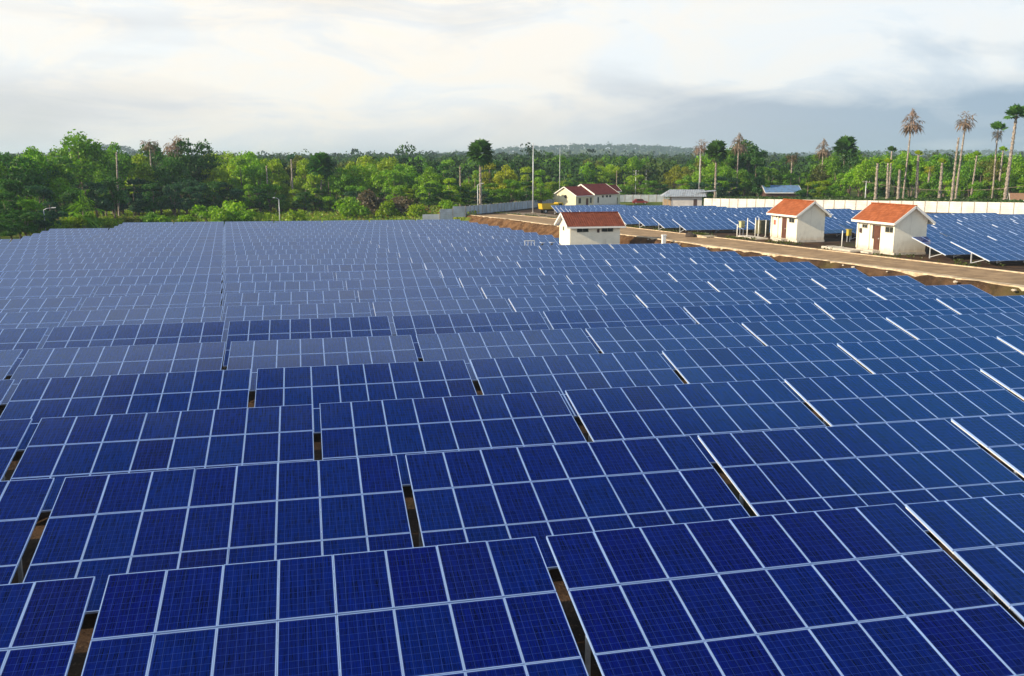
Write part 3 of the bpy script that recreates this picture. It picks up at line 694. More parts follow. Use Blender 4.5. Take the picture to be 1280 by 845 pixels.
# ------------------------------------------------------------------ small things
M_yel = pmat('yellow_paint', (.60, .40, .02), .5, var=.1); M_tyre = pmat('rubber', (.02, .02, .02), .9); M_red = pmat('red_paint', (.20, .018, .02), .5)
M_black = pmat('black_plastic', (.02, .02, .022), .5)
def wheels(e, xs, y, r, w=.25):
    for x in xs:
        for s in (-1, 1):
            mb = MB(); mb.tube([(x, s*y-w/2, r), (x, s*y+w/2, r)], r, M_tyre, 16); wl = mb.build('wheel', e)
            mb = MB(); mb.tube([(x, s*(y+w/2+.01)-.012, r), (x, s*(y+w/2+.01)+.012, r)], r*.5, M_galv, 12); mb.build('rim', wl)
def truck():
    X, Y = 50.6, 186.0; e = empty('dump_truck', (X, Y, terr_z(Y)), R(8), 'yellow dump truck parked between the tall mast and the office building', 'truck')
    mb = MB(); mb.box((-2.4, -.45, .55), (2.4, .45, .85), M_black); mb.build('chassis', e)
    mb = MB(); b = [(-2.3, .95), (1.0, .95), (1.15, 2.1), (-2.5, 2.1)]
    for s in (-1, 1): mb.face([(x, s*1.05, z) for x, z in (b if s < 0 else b[::-1])], M_yel)
    for i in range(4):
        p, q_ = b[i], b[(i+1) % 4]
        if i != 2: mb.face([(p[0], -1.05, p[1]), (p[0], 1.05, p[1]), (q_[0], 1.05, q_[1]), (q_[0], -1.05, q_[1])], M_yel)
    mb.face([(-2.4, -1, 1.9), (1.1, -1, 1.9), (1.1, 1, 1.9), (-2.4, 1, 1.9)], M_dark); mb.build('dump_body', e)
    mb = MB(); c = [(1.25, .8), (2.7, .8), (2.7, 1.5), (2.35, 2.3), (1.25, 2.3)]
    mb.face([(x, -1, z) for x, z in c], M_yel); mb.face([(x, 1, z) for x, z in c[::-1]], M_yel)
    for i in range(5): p, q_ = c[i], c[(i+1) % 5]; mb.face([(p[0], -1, p[1]), (p[0], 1, p[1]), (q_[0], 1, q_[1]), (q_[0], -1, q_[1])], M_yel)
    cb = mb.build('cab', e)
    mb = MB(); mb.box((1.5, -1.02, 1.5), (2.2, -1.003, 2.1), M_glass); mb.build('window', cb)
    wheels(e, (-1.5, 1.9), .8, .5)
truck()
def car(X, Y, rz, mat, label):
    e = empty('parked_car', (X, Y, terr_z(Y)), rz, label, 'car')
    prof = [(-2.1, .35), (2.1, .35), (2.15, .75), (1.2, .92), (.6, 1.45), (-1.2, 1.5), (-1.9, .98), (-2.15, .8)]
    mb = MB(); mb.face([(x, -.8, z) for x, z in prof], mat); mb.face([(x, .8, z) for x, z in prof[::-1]], mat)
    for i in range(len(prof)): p, q_ = prof[i], prof[(i+1) % len(prof)]; mb.face([(p[0], -.8, p[1]), (p[0], .8, p[1]), (q_[0], .8, q_[1]), (q_[0], -.8, q_[1])], mat)
    bd = mb.build('body', e)
    mb = MB(); mb.face([(-1.1, -.81, .98), (.9, -.81, .95), (.5, -.81, 1.38), (-1.0, -.81, 1.42)], M_glass); mb.build('side_window', bd)
    mb = MB(); mb.face([(1.16, -.7, .965), (1.16, .7, .965), (.66, .7, 1.42), (.66, -.7, 1.42)], M_glass); mb.build('windscreen', bd)
    wheels(e, (-1.3, 1.35), .68, .32, .2)
car(93.8, 247, R(-10), M_red, 'dark red car parked before the grey wall left of the shed')
def motorbike(X, Y, Z, rz, label):
    e = empty('motorcycle', (X, Y, Z), rz, label, 'motorcycle', 'motorcycles by the white railing')
    for x, nm in ((-.6, 'wheel'), (.65, 'wheel')):
        mb = MB(); pts = [(x+.27*math.cos(a), 0, .29+.27*math.sin(a)) for a in np.linspace(0, 2*math.pi, 17)]; mb.tube(pts, .05, M_tyre, 6, False); mb.build(nm, e)
    mb = MB(); mb.tube([(-.6, 0, .3), (-.2, 0, .45), (.2, 0, .4), (.45, 0, .85), (.65, 0, .3)], [.05, .12, .11, .07, .04], M_black, 8); mb.build('frame', e)
    mb = MB(); mb.tube([(-.75, 0, .72), (-.3, 0, .70), (.05, 0, .64)], [.07, .12, .08], M_black, 8); mb.build('seat', e)
    mb = MB(); mb.tube([(.1, 0, .66), (.3, 0, .78), (.42, 0, .72)], [.10, .15, .09], M_black, 8); mb.build('fuel_tank', e)
    mb = MB(); mb.tube([(.35, -.33, 1.02), (.42, 0, .95), (.35, .33, 1.02)], .025, M_galv, 6); mb.build('handlebar', e)
gy = 101.2
def railing(x0, x1, Y, z0, label):
    e = empty('railing', (x0, Y, z0), 0, label, 'railing'); L = x1-x0
    mb = MB(); mb.bar((0, 0, 1.5), (L, 0, 1.5), .07, .07, M_trim); mb.build('top_rail', e)
    mb = MB(); mb.bar((0, 0, .6), (L, 0, .6), .05, .05, M_trim); mb.build('lower_rail', e)
    n = max(2, int(L/.32))
    for k in range(n+1):
        mb = MB(); mb.bar((L*k/n, 0, -.3), (L*k/n, 0, 1.55), .05, .05, M_trim); mb.build('baluster', e)
fzh = field_z(27, gy)
def yat(px_, y_, Y): return at(px_, y_, Y)
x0 = at(656, 305, gy)[0]; x1 = at(668, 305, gy)[0]
railing(x0, x1, gy, fzh+.35, 'short white railing left of the red roofed house among the arrays')
for x_, lab in ((at(678, 305, gy)[0], 'dark motorcycle parked next to the white railing'), (at(690, 305, gy)[0], 'dark motorcycle parked closest to the white house wall')):
    motorbike(x_, gy+.4, fzh+.55, R(60), lab)
def slab(name, label, cat, lo, hi, loc, m, rz=0, bev=.03):
    """bevelled block on a small footing"""
    e = empty(name, loc, rz, label, cat); mb = MB(); w, d, h = hi[0], hi[1], hi[2]
    mb.box((-w/2, -d/2, 0), (w/2, d/2, h*.92), m); o = mb.build('body', e)
    b_ = o.modifiers.new('bevel', 'BEVEL'); b_.width = bev; b_.segments = 2
    mb = MB(); mb.box((-w/2-.04, -d/2-.04, h*.92+.002), (w/2+.04, d/2+.04, h), m); mb.build('cap', e)
    mb = MB(); mb.box((-w/2-.1, -d/2-.1, -.4), (w/2+.1, d/2+.1, -.003), M_plinth); mb.build('footing', e)
    return e
slab('parking_slab', 'concrete pad under the motorcycles and railing', 'slab', None, (5.6, 1.8, .5), (at(676, 305, gy)[0], gy+.3, fzh-.02), M_plinth)
p_ = at(793, 305, 97.8); slab('marker_post', 'stubby white concrete marker post between road bank and arrays', 'post', None, (.42, .42, 1.6), (xr(97.8)-1.6, 97.8, terr_z(98)-.75), M_trim)
def cabinet(px_, Y, w, h, m, label, name='cabinet', legs=.5):
    T = at(px_, 300, Y); e = empty(name, (T[0], Y, terr_z(Y)), R(10), label, 'cabinet')
    mb = MB(); mb.box((-w/2, -w*.35, legs), (w/2, w*.35, legs+h), m); o = mb.build('body', e); b_ = o.modifiers.new('bevel', 'BEVEL'); b_.width = .04; b_.segments = 2
    mb = MB(); mb.box((-w/2-.06, -w*.35-.06, legs+h+.003), (w/2+.06, w*.35+.06, legs+h+.06), m); mb.build('lid', e)
    mb = MB(); mb.box((-w*.4, -w*.35-.02, legs+.1), (w*.4, -w*.35-.002, legs+h-.1), m); d = mb.build('door', e)
    mb = MB(); mb.box((w*.25, -w*.35-.05, legs+h*.45), (w*.3, -w*.35-.02, legs+h*.6), M_dark); mb.build('handle', d)
    for sx_ in (-1, 1):
        mb = MB(); mb.bar((sx_*w*.4, 0, -.3), (sx_*w*.4, 0, legs), .07, .07, M_galv); mb.build('leg', e)
cabinet(926.5, 106.5, .65, .8, pmat('pale_yellow', (.55, .50, .26), .5), 'pale yellow cabinet at the left end of the post fence', legs=1.0)
cabinet(1060.5, 92.5, .5, .7, pmat('faded_yellow', (.50, .40, .06), .6), 'bright yellow cabinet on legs between the two orange roofed houses', legs=.7)
cabinet(952, 104.5, 1.5, 1.6, pmat('olive_paint', (.13, .12, .06), .6, var=.3), 'dark olive cabinet behind posts, left of the farther orange roofed house', legs=.35)
for k, (px_, Y, h) in enumerate([(921, 103.5, 1.5), (933.5, 102.5, 2.3), (943.5, 103.2, 2.3), (947.5, 103.6, 2.2), (956.5, 103.0, 2.0)]):
    T = at(px_, 300, Y); e = empty('fence_post', (T[0], Y, terr_z(Y)), 0, '%s slim white post from the left beside farther orange roofed house' % nth(k+1), 'post', 'white posts in the equipment yard')
    mb = MB(); mb.tube([(0, 0, -.3), (0, 0, h)], .06, M_trim, 8); mb.build('shaft', e)
    mb = MB(); mb.tube([(0, 0, h), (0, 0, h+.08), (0, 0, h+.12)], [.075, .075, .02], M_trim, 8); mb.build('finial', e)
    mb = MB(); mb.box((-.13, -.13, -.2), (.13, .13, .08), M_plinth); mb.build('footing', e)
T = at(1052, 309, 85.5); e = empty('fence_post', (T[0], 85.5, terr_z(85.5)), 0, 'lone white post at the roadside between the two orange roofed houses', 'post')
mb = MB(); mb.tube([(0, 0, -.3), (0, 0, 1.75)], .05, M_trim, 8); mb.build('shaft', e); mb = MB(); mb.box((-.15, -.15, -.2), (.15, .15, .1), M_plinth); mb.build('footing', e)
# aprons, pallet, debris
M_pale = pmat('pale_planks', (.62, .52, .36), .8, var=.2, scale=3.)
def apron(px_, Y, w, d, h, label):
    X = 53.9-d/2; mb = MB(); mb.box((-d/2, -w/2, -.35), (d/2, w/2, h), M_plinth); o = mb.build('concrete_apron', None, (X, Y, terr_z(Y))); b_ = o.modifiers.new('bevel', 'BEVEL'); b_.width = .04; tag(o, label, 'apron')
apron(0, 82.2, 5.2, 1.5, .22, 'pale concrete apron left of the nearer orange roofed house door')
apron(0, 101.2, 5.0, 1.6, .2, 'pale concrete apron left of the farther orange roofed house')
T = at(884, 297, 104); e = empty('pallet', (T[0], 104, terr_z(104)), R(25), 'pale timber pallet tipped beside the far kerb', 'pallet')
for k in range(6): mb = MB(); mb.box((-1.0, -.7+k*.26, .16), (1.0, -.53+k*.26, .20), M_pale); mb.build('plank', e)
for k in range(3): mb = MB(); mb.box((-.95+k*.85, -.7, 0), (-.8+k*.85, .78, .157), M_pale); mb.build('runner', e)
def rock_mesh(seed, s):
    r_ = random.Random(seed); mb = MB(); import bmesh
    bm = bmesh.new(); bmesh.ops.create_icosphere(bm, subdivisions=2, radius=1)
    for v in bm.verts: v.co = Vector((v.co.x*s*r_.uniform(.8, 1.2), v.co.y*s*r_.uniform(.8, 1.2), v.co.z*s*.6*r_.uniform(.8, 1.2)))
    me = bpy.data.meshes.new('rock'); bm.to_mesh(me); bm.free(); return me
M_rockd = pmat('dark_spoil', (.055, .04, .03), .95, bump=(.8, 4.)); M_rock = pmat('pale_rock', (.55, .47, .36), .9, bump=(.6, 5.))
T = at(842, 296, 105.5); me = rock_mesh(3, .75); me.materials.append(M_rockd)
tag(put('spoil_heap', me, None, (xf(106)-2.2, 105.5, terr_z(105.5)+.12)), 'small dark heap of spoil lying on the road', 'heap')
rk = [rock_mesh(k, .22) for k in range(4)]
for m_ in rk: m_.materials.append(M_rock)
r5 = random.Random(21); kk = 0
spots = sorted([(r5.uniform(50, 128)) for _ in range(14)])
for Y in spots:
    kk += 1
    o = put('rock', rk[r5.randrange(4)], None, (xr(Y)-r5.uniform(.3, .9), Y, terr_z(Y)-.1)); s_ = r5.uniform(.35, .8); o.scale = (s_, s_*1.3, s_)
    tag(o, 'pale rock on the near road edge, %s from the right' % nth(kk), 'rock', 'pale rocks along the near road edge')

# ------------------------------------------------------------------ vegetation
def leaf_mat(name, trans=.3):
    m = bpy.data.materials.new(name); m.use_nodes = True; t = m.node_tree; t.nodes.clear(); q = G(t)
    oi = q.n('ShaderNodeObjectInfo'); gi = q.n('ShaderNodeNewGeometry')
    k = q.m('MULTIPLY_ADD', gi.outputs['Random Per Island'], .9, .55)
    hs = q.n('ShaderNodeHueSaturation'); q.inp(hs.inputs['Hue'], q.m('MULTIPLY_ADD', q.m('FRACT', q.m('MULTIPLY', gi.outputs['Random Per Island'], 17.3)), .024, .488)); hs.inputs['Saturation'].default_value = 1.0; q.inp(hs.inputs['Value'], k)
    t.links.new(oi.outputs['Color'], hs.inputs['Color']); col = hs.outputs[0]
    d = q.n('ShaderNodeBsdfDiffuse'); t.links.new(col, d.inputs[0]); tr = q.n('ShaderNodeBsdfTranslucent')
    tcx = q.mix(1., col, (1.25, 1.3, .6), 'MULTIPLY'); t.links.new(tcx, tr.inputs[0])
    mx = q.n('ShaderNodeMixShader'); mx.inputs[0].default_value = trans; t.links.new(d.outputs[0], mx.inputs[1]); t.links.new(tr.outputs[0], mx.inputs[2])
    gl = q.n('ShaderNodeBsdfGlossy'); gl.inputs['Roughness'].default_value = .5; mx2 = q.n('ShaderNodeMixShader'); mx2.inputs[0].default_value = .03
    t.links.new(mx.outputs[0], mx2.inputs[1]); t.links.new(gl.outputs[0], mx2.inputs[2])
    o = q.n('ShaderNodeOutputMaterial'); t.links.new(mx2.outputs[0], o.inputs[0]); return m
M_leaf = leaf_mat('foliage', .45); M_frond = leaf_mat('frond', .18)
M_bark = pmat('bark', (.17, .13, .10), .95, bump=(.7, 6.), var=.4, scale=4.)
M_palmbark = pmat('palm_bark', (.40, .34, .28), .95, noise=(.09, .07, .055), bump=(.8, 5.), scale=3.2)
def leaves(rg, centers, radii, n, leaf, up=.10, flat=1.):
    k = len(centers); w = radii**2/np.sum(radii**2); idx = rg.choice(k, n, p=w)
    d = rg.normal(size=(n, 3)); d /= np.linalg.norm(d, axis=1)[:, None]; d[:, 2] = np.where(d[:, 2] < -.45, -d[:, 2]*.6, d[:, 2])
    rr_ = radii[idx]*(rg.uniform(.25, 1, n)**.45)*rg.uniform(.85, 1.12, n)
    P = centers[idx]+d*rr_[:, None]*np.array([1, 1, flat])
    nrm = d*.7+rg.normal(size=(n, 3))*.55+np.array([0, 0, up]); nrm /= np.linalg.norm(nrm, axis=1)[:, None]
    t = np.cross(nrm, rg.normal(size=(n, 3))); t /= np.linalg.norm(t, axis=1)[:, None]; b = np.cross(nrm, t)
    s = leaf*rg.uniform(.55, 1.35, n)[:, None]
    V = np.stack([P-t*s*.5, P-b*s*.32, P+t*s*.5, P+b*s*.32], 1)
    return V.reshape(-1, 3)
def quads(n): return np.arange(4*n).reshape(n, 4)
def crown_mesh(seed, Rr, Hc, nb, n, leaf, base=.32, shape='round'):
    """unit design: crown of radius Rr, total height Hc; lowest foliage at base*Hc"""
    rg = np.random.default_rng(seed); cs = []; rs = []
    for _ in range(nb):
        a = rg.uniform(0, 2*np.pi); f = rg.uniform(0, 1)
        zz = base+.12+f*(1-base-.22)
        lim = math.sin(min(1, (zz-base+.10)/(1-base+.10))*math.pi*.93)**.6 if shape == 'round' else (1 if zz > .72 else .35)
        r_ = rg.uniform(.2, .95)*lim*Rr*.78; rad = rg.uniform(.27, .44)*Rr
        cs.append((r_*math.cos(a), r_*math.sin(a), zz*Hc)); rs.append(rad)
    cs = np.array(cs); rs = np.array(rs)
    V = leaves(rg, cs, rs, n, leaf, flat=.92)
    return V, cs, rs
def trunk_mesh(seed, Hc, cs, r0=.22, base=.3, name='trunk'):
    r_ = random.Random(seed); mb = MB(); bz = base*Hc
    mb.tube([(0, 0, -.5), (r_.uniform(-.1, .1), r_.uniform(-.1, .1), bz*.6), (r_.uniform(-.3, .3), r_.uniform(-.3, .3), bz*1.3), (0, 0, Hc*.7)], [r0*1.3, r0, r0*.75, r0*.25], M_bark, 8)
    for c in cs[:7]:
        c = Vector(c); mb.tube([(0, 0, bz*r_.uniform(.7, 1.3)), tuple(Vector((0, 0, bz*1.3)).lerp(c, .5)+Vector((0, 0, .3))), tuple(c)], [r0*.5, r0*.3, r0*.1], M_bark, 6)
    return mb.mesh(name)
TREES = []
for k in range(7):
    Rr = [4.6, 4.0, 5.2, 3.6, 4.4, 5.6, 3.2][k]; base = [.22, .15, .30, .12, .2, .34, .1][k]
    V, cs, rs = crown_mesh(100+k, Rr, 12., [17, 15, 20, 14, 18, 22, 13][k], [5200, 4600, 6000, 4200, 5200, 6000, 3600][k], .46, base)
    TREES.append((np_mesh('tree_crown', V, quads(len(V)//4), M_leaf), trunk_mesh(200+k, 12., cs, .24, base), Rr))
BUSH = []
for k in range(4):
    rg = np.random.default_rng(300+k); cs = np.array([(rg.uniform(-1, 1), rg.uniform(-1, 1), rg.uniform(.5, 1.7)) for _ in range(7)]); rs = rg.uniform(.5, .95, 7)
    V = leaves(rg, cs, rs, 1300, .30); mb = MB()
    for c in cs: mb.tube([(0, 0, -.2), tuple(c*.6), tuple(c)], [.05, .035, .015], M_bark, 5)
    BUSH.append((np_mesh('shrub_foliage', V, quads(len(V)//4), M_leaf), mb.mesh('stems')))
def fan_crown(seed, n, rad, el0, el1, dead=False, blade=12):
    """fan-leaf palm crown around the origin"""
    rg = random.Random(seed); V = []; F = []
    for i in range(n):
        az = i*2.399+rg.uniform(-.3, .3); el = R(rg.uniform(el0, el1)); d = Vector((math.cos(az)*math.cos(el), math.sin(az)*math.cos(el), math.sin(el)))
        L = rad*rg.uniform(.42, .60); fr = rad*rg.uniform(.42, .58)
        tip = d*L+Vector((0, 0, -.08*L)); u = d.cross(Vector((0, 0, 1))).normalized(); w = u.cross(d)
        tilt = rg.uniform(-.5, .5); u = (u*math.cos(tilt)+w*math.sin(tilt)); w = u.cross(d)
        b = len(V); pw_ = .035*rad/2; V += [tuple(u*pw_), tuple(-u*pw_), tuple(tip-u*pw_), tuple(tip+u*pw_)]; F.append((b, b+1, b+2, b+3))
        for k in range(blade):
            a = (k+.5)/blade*R(300)-R(150)
            if dead and rg.random() < .25: continue
            bd = (d*math.cos(a)+u*math.sin(a)).normalized(); sd = (u*math.cos(a)-d*math.sin(a))
            r_ = fr*rg.uniform(.8, 1.1)*(1-.25*abs(a)/2.6); dr = Vector((0, 0, -r_*(.45 if dead else .18)))
            wd_ = fr*(.07 if dead else .15); b = len(V); z_ = w*(.03 if k % 2 else -.03)
            V += [tuple(tip), tuple(tip+bd*r_*.6+sd*wd_+z_+dr*.3), tuple(tip+bd*r_+dr), tuple(tip+bd*r_*.6-sd*wd_-z_+dr*.3)]; F.append((b, b+1, b+2, b+3))
    me = np_mesh('palm_crown', np.array(V), np.array(F), M_frond); return me
PALM = [fan_crown(1, 84, 3.0, -50, 88), fan_crown(2, 40, 2.7, -20, 88), fan_crown(3, 22, 2.6, 10, 80)]
DEAD = [fan_crown(4, 26, 3.0, -75, 55, True, 9), fan_crown(5, 22, 2.6, -60, 40, True, 9), fan_crown(6, 40, 2.9, -70, 88, True, 9)]
for v in DEAD[2].vertices:                                  # a cone: spire on top, wide drooping skirt
    z_ = v.co.z; k_ = max(.25, 1.15-max(0, z_+.6)*.42); v.co.x *= k_; v.co.y *= k_; v.co.z = z_*1.15+.5
def palm_trunk(seed, H, r0, lean=0., scars=False):
    r_ = random.Random(seed); mb = MB(); n = max(8, int(H/.55)); pts = []; rad = []
    for i in range(n+1):
        f = i/n; pts.append((lean*f*H*.5*(1+f), .15*math.sin(f*3+seed), -.5+f*(H+.5))); rad.append(r0*(1.25-.45*f)*(1+(.34 if i % 2 else -.12)*(1 if scars else .25)))
    mb.tube(pts, rad, M_palmbark, 9); return mb.mesh('trunk'), pts[-1]
COL = dict(bright=(.200, .380, .006), yellow=(.270, .390, .006), mid=(.130, .290, .008), dark=(.045, .140, .014), blue=(.036, .115, .045), olive=(.150, .180, .02), dead=(.25, .18, .13), brown=(.13, .10, .055), palm=(.05, .125, .02), palmb=(.07, .19, .025), ochre=(.30, .34, .010))
def shade(c, r_, k=.14): f = 1+r_.uniform(-k, k); return (c[0]*f*(1+r_.uniform(-.08, .08)), c[1]*f, c[2]*f, 1)
rv = random.Random(77)
treelist = []                                              # (px, kind, empty) for the labels
def add_tree(x, ytop, Y, col, var=None, wide=1., group='trees of the wood', layer='front'):
    T = at(x, ytop, Y); zb = gz(T[0], Y); H = max(4., T[2]-zb)
    k = (rv.choice([1, 3, 6, 4]) if (col in ('blue', 'dark') or H < 9) else rv.randrange(len(TREES))) if var is None else var
    crown, trunk, Rr = TREES[k]; s = H/12.
    e = empty('tree', (T[0], Y, zb), rv.uniform(0, 6.28)); sx_ = (s*.5+.5)*wide if s > 1 else (s*.6+.4)*wide; e.scale = (sx_, sx_, s)
    o = put('crown', crown, e); o.color = shade(COL[col], rv); put('trunk', trunk, e)
    treelist.append((x, col, layer, e)); return e
def add_palm(x, ytop, Y, label, crown=None, col='palm', r0=.22, lean=0., scars=False, cs=1., seed=None, name='palm_tree', skirt=None):
    T = at(x, ytop, Y); zb = gz(T[0], Y); seed = seed or int(x)
    H = T[2]-zb-(1.6*cs if crown is not None else 0)
    tm, tip = palm_trunk(seed, H, r0, lean, scars); e = empty(name, (T[0]-tip[0], Y, zb), 0, label, 'palm')
    put('trunk', tm, e)
    if crown is not None:
        o = put('crown', crown, e, tip); o.color = shade(COL[col], rv, .06); o.scale = (cs, cs, cs)
    if skirt is not None:
        o = put('dead_fronds', DEAD[1], e, (tip[0], tip[1], tip[2]-.5*cs)); o.color = shade(COL['brown'], rv, .06); o.scale = (cs*.75, cs*.75, cs)
    return e
# palms that can be told apart
add_palm(600, 180, 214, 'tall fan palm with dense dark round crown and thick pale trunk', PALM[0], 'palm', .27, 0, True, 1.25)
add_palm(1141, 142, 193, 'dead palm with conical brown crown on thin leaning trunk', DEAD[2], 'dead', .19, .05, False, 1.15)
add_palm(1208, 139, 186, 'dead palm with ragged brown crown on twin looking trunk, right side', DEAD[0], 'dead', .22, .035, False, 1.05)
add_palm(1199, 172, 185, 'headless peeling palm trunk leaning against the taller dead palm', None, 'dead', .24, .04, True)
add_palm(1249, 154, 188, 'slim green palm with few upright fronds, left of the rightmost palm', PALM[2], 'palmb', .18, 0, False, .95, skirt=True)
add_palm(1271, 134, 180, 'rightmost tall palm with green tufted crown and scarred thick trunk', PALM[1], 'palmb', .33, .03, True, 1.05)
add_palm(896, 180, 232, 'fan palm with broad green crown and pale trunk above the grey shed', PALM[0], 'palm', .24, 0, True, 1.2, skirt=True)
add_palm(877, 174, 240, 'dead palm with thin brown crown left of the broad green palm', DEAD[0], 'dead', .18, 0, False, 1.0)
add_palm(924, 171, 240, 'dead palm with rusty brown crown right of the broad green palm', DEAD[2], 'dead', .2, 0, False, 1.15)
add_palm(991, 187, 245, 'dead palm with flat orange brown crown above the blue roofed workshop', DEAD[1], 'brown', .2, 0, False, 1.1)
add_palm(1030, 178, 250, 'dead palm with grey brown crown left of the tall dark palm', DEAD[2], 'dead', .2, 0, False, 1.15)
add_palm(1057, 175, 240, 'tall dark green palm above orange roofs, right of centre', PALM[0], 'palm', .22, 0, False, 1.35)
add_palm(1115, 184, 200, 'small young palm just left of the conical dead palm', PALM[2], 'palm', .2, 0, True, .6)
for x, yt, lab in ((1111, 205, 'short bare palm trunk, leftmost of the row behind the right wall'), (1125, 213, 'bare pale palm trunk, second of the row behind the right wall'), (1149, 195, 'bare palm trunk just right of the conical dead palm'), (1163, 208, 'bare palm trunk with drooping yellow fronds'), (1178, 205, 'greyish bare palm trunk left of the leaning dead palm'), (1221, 196, 'bare scarred trunk standing right of the twin dead palm'), (1255, 190, 'thin bare trunk close beside the rightmost tall palm'), (1098, 205, 'thin pale trunk in the green trees right of the utility pole')):
    fr_ = 'yellow' in lab
    add_palm(x, yt-6, 178+rv.uniform(12, 26), lab.replace('bare ', ''), DEAD[1] if fr_ else PALM[2], 'ochre' if fr_ else rv.choice(['palmb', 'bright', 'yellow']), rv.uniform(.20, .32), rv.uniform(-.04, .04), True, .8 if fr_ else .55)
add_palm(186, 169, 236, 'small dead palm with brown star shaped crown above the left wood', DEAD[1], 'dead', .17, 0, False, 1.0)
add_palm(217, 169, 240, 'dead palm with fuller brown crown above the left wood', DEAD[0], 'dead', .18, 0, False, 1.15)
add_palm(400, 196, 246, 'fan palm with dark crown and brown trunk in the left wood', PALM[0], 'dark', .26, 0, True, 1.35, skirt=True)
add_palm(364, 199, 244, 'tall bare grey trunk standing before the yellow trees', None, 'dead', .22)
add_palm(333, 207, 242, 'bare brown trunk left of the tall grey one', None, 'dead', .2)
add_palm(575, 207, 222, 'bare brown palm trunk left of the tall fan palm', None, 'dead', .2)
add_palm(146, 190, 214, 'slanting bare trunk in front of the dark left trees', None, 'dead', .2, .04)
add_palm(103, 248, 168, 'low fan palm with drooping fronds near the left street lamp', DEAD[2], 'mid', .2, 0, True, 1.3)
# large particular trees
A = add_tree
A(98, 168, 226, 'mid', 5, 1.25); A(60, 196, 200, 'dark', 2); A(30, 183, 196, 'mid', 0); A(5, 192, 186, 'dark', 2, 1.2); A(236, 175, 244, 'dark', 2, 1.1); A(214, 196, 230, 'dark', 5, .9)
A(150, 178, 258, 'mid', 0); A(190, 180, 262, 'dark', 4)
for x, yt, Y, c in ((18, 225, 168, 'dark'), (-12, 205, 172, 'mid'), (48, 228, 176, 'blue'), (80, 222, 186, 'mid'), (8, 240, 156, 'dark'), (38, 250, 158, 'mid'), (-20, 235, 152, 'dark'), (66, 205, 200, 'bright'), (104, 205, 206, 'mid'), (90, 238, 182, 'dark'), (118, 228, 196, 'blue'), (140, 222, 206, 'dark'), (165, 226, 212, 'blue'), (190, 229, 214, 'dark'), (215, 227, 216, 'blue'), (242, 229, 220, 'blue'), (266, 231, 222, 'dark'), (290, 236, 228, 'blue'), (136, 200, 232, 'mid'), (172, 192, 240, 'yellow'), (184, 205, 230, 'yellow'), (128, 214, 216, 'mid'), (60, 240, 162, 'blue'), (22, 262, 150, 'dark'), (-5, 262, 148, 'dark'), (12, 272, 142, 'dark'), (30, 274, 146, 'dark'), (-14, 268, 138, 'dark'), (44, 276, 151, 'blue'), (50, 262, 160, 'blue')):
    A(x, yt, Y, c, None, 1.05)
for x, yt, Y, c in ((250, 200, 246, 'yellow'), (268, 206, 242, 'yellow'), (282, 190, 262, 'yellow'), (300, 195, 250, 'bright'), (318, 189, 256, 'bright'), (322, 205, 244, 'mid'), (344, 203, 252, 'yellow'), (362, 205, 254, 'yellow'), (378, 200, 256, 'yellow'), (392, 215, 244, 'yellow'), (410, 204, 252, 'mid'), (428, 208, 246, 'mid'), (444, 202, 256, 'yellow'), (462, 205, 246, 'bright'), (478, 197, 258, 'yellow'), (492, 209, 240, 'bright'), (510, 206, 246, 'mid'), (526, 209, 236, 'bright'), (542, 208, 234, 'bright'), (556, 204, 240, 'dark'), (536, 226, 226, 'bright'), (552, 228, 224, 'mid'), (470, 232, 236, 'dark'), (420, 232, 238, 'dark'), (440, 236, 234, 'blue'), (312, 230, 236, 'bright'), (346, 236, 238, 'mid'), (378, 238, 238, 'dark'), (500, 232, 232, 'bright'), (576, 232, 222, 'dark'), (270, 245, 232, 'mid')):
    A(x, yt, Y, c, None, 1.0)
for x, yt, Y, c in ((586, 204, 238, 'yellow'), (612, 203, 240, 'ochre'), (628, 206, 236, 'ochre'), (645, 203, 246, 'yellow'), (640, 222, 232, 'mid'), (660, 208, 256, 'yellow'), (612, 182, 268, 'dark'), (632, 186, 272, 'dark'), (675, 212, 262, 'bright'), (690, 209, 285, 'bright'), (706, 207, 292, 'yellow'), (722, 204, 300, 'bright'), (738, 202, 300, 'bright'), (754, 206, 300, 'yellow'), (768, 204, 305, 'yellow'), (784, 198, 312, 'bright'), (800, 196, 316, 'mid'), (816, 202, 312, 'dark'), (826, 212, 300, 'dark'), (843, 206, 292, 'ochre'), (856, 208, 286, 'ochre'), (870, 196, 268, 'olive'), (884, 205, 258, 'bright'), (905, 208, 250, 'bright'), (920, 190, 262, 'dark'), (934, 182, 262, 'dark'), (946, 196, 252, 'dark'), (932, 212, 240, 'mid'), (948, 222, 236, 'dark'), (962, 206, 258, 'mid'), (978, 208, 260, 'mid'), (1000, 208, 256, 'dark'), (1014, 213, 246, 'mid'), (1030, 205, 244, 'olive'), (1045, 200, 240, 'bright'), (1052, 216, 226, 'bright'), (1064, 190, 236, 'dark'), (1076, 206, 222, 'bright'), (1088, 199, 216, 'bright'), (1098, 205, 212, 'mid'), (1110, 204, 222, 'mid')):
    A(x, yt, Y, c, None, 1.0)
for x, yt, Y, c in ((1122, 195, 236, 'dark'), (1134, 198, 228, 'mid'), (1130, 222, 206, 'dark'), (1152, 196, 224, 'bright'), (1168, 200, 220, 'mid'), (1160, 228, 200, 'mid'), (1184, 198, 218, 'mid'), (1194, 220, 198, 'bright'), (1204, 196, 222, 'dark'), (1216, 200, 212, 'mid'), (1228, 202, 206, 'bright'), (1226, 228, 190, 'mid'), (1240, 198, 212, 'olive'), (1252, 200, 206, 'olive'), (1248, 226, 188, 'bright'), (1266, 203, 200, 'bright'), (1284, 198, 200, 'mid'), (1282, 222, 182, 'bright'), (1300, 205, 196, 'mid')):
    A(x, yt, Y, c, None, .92)
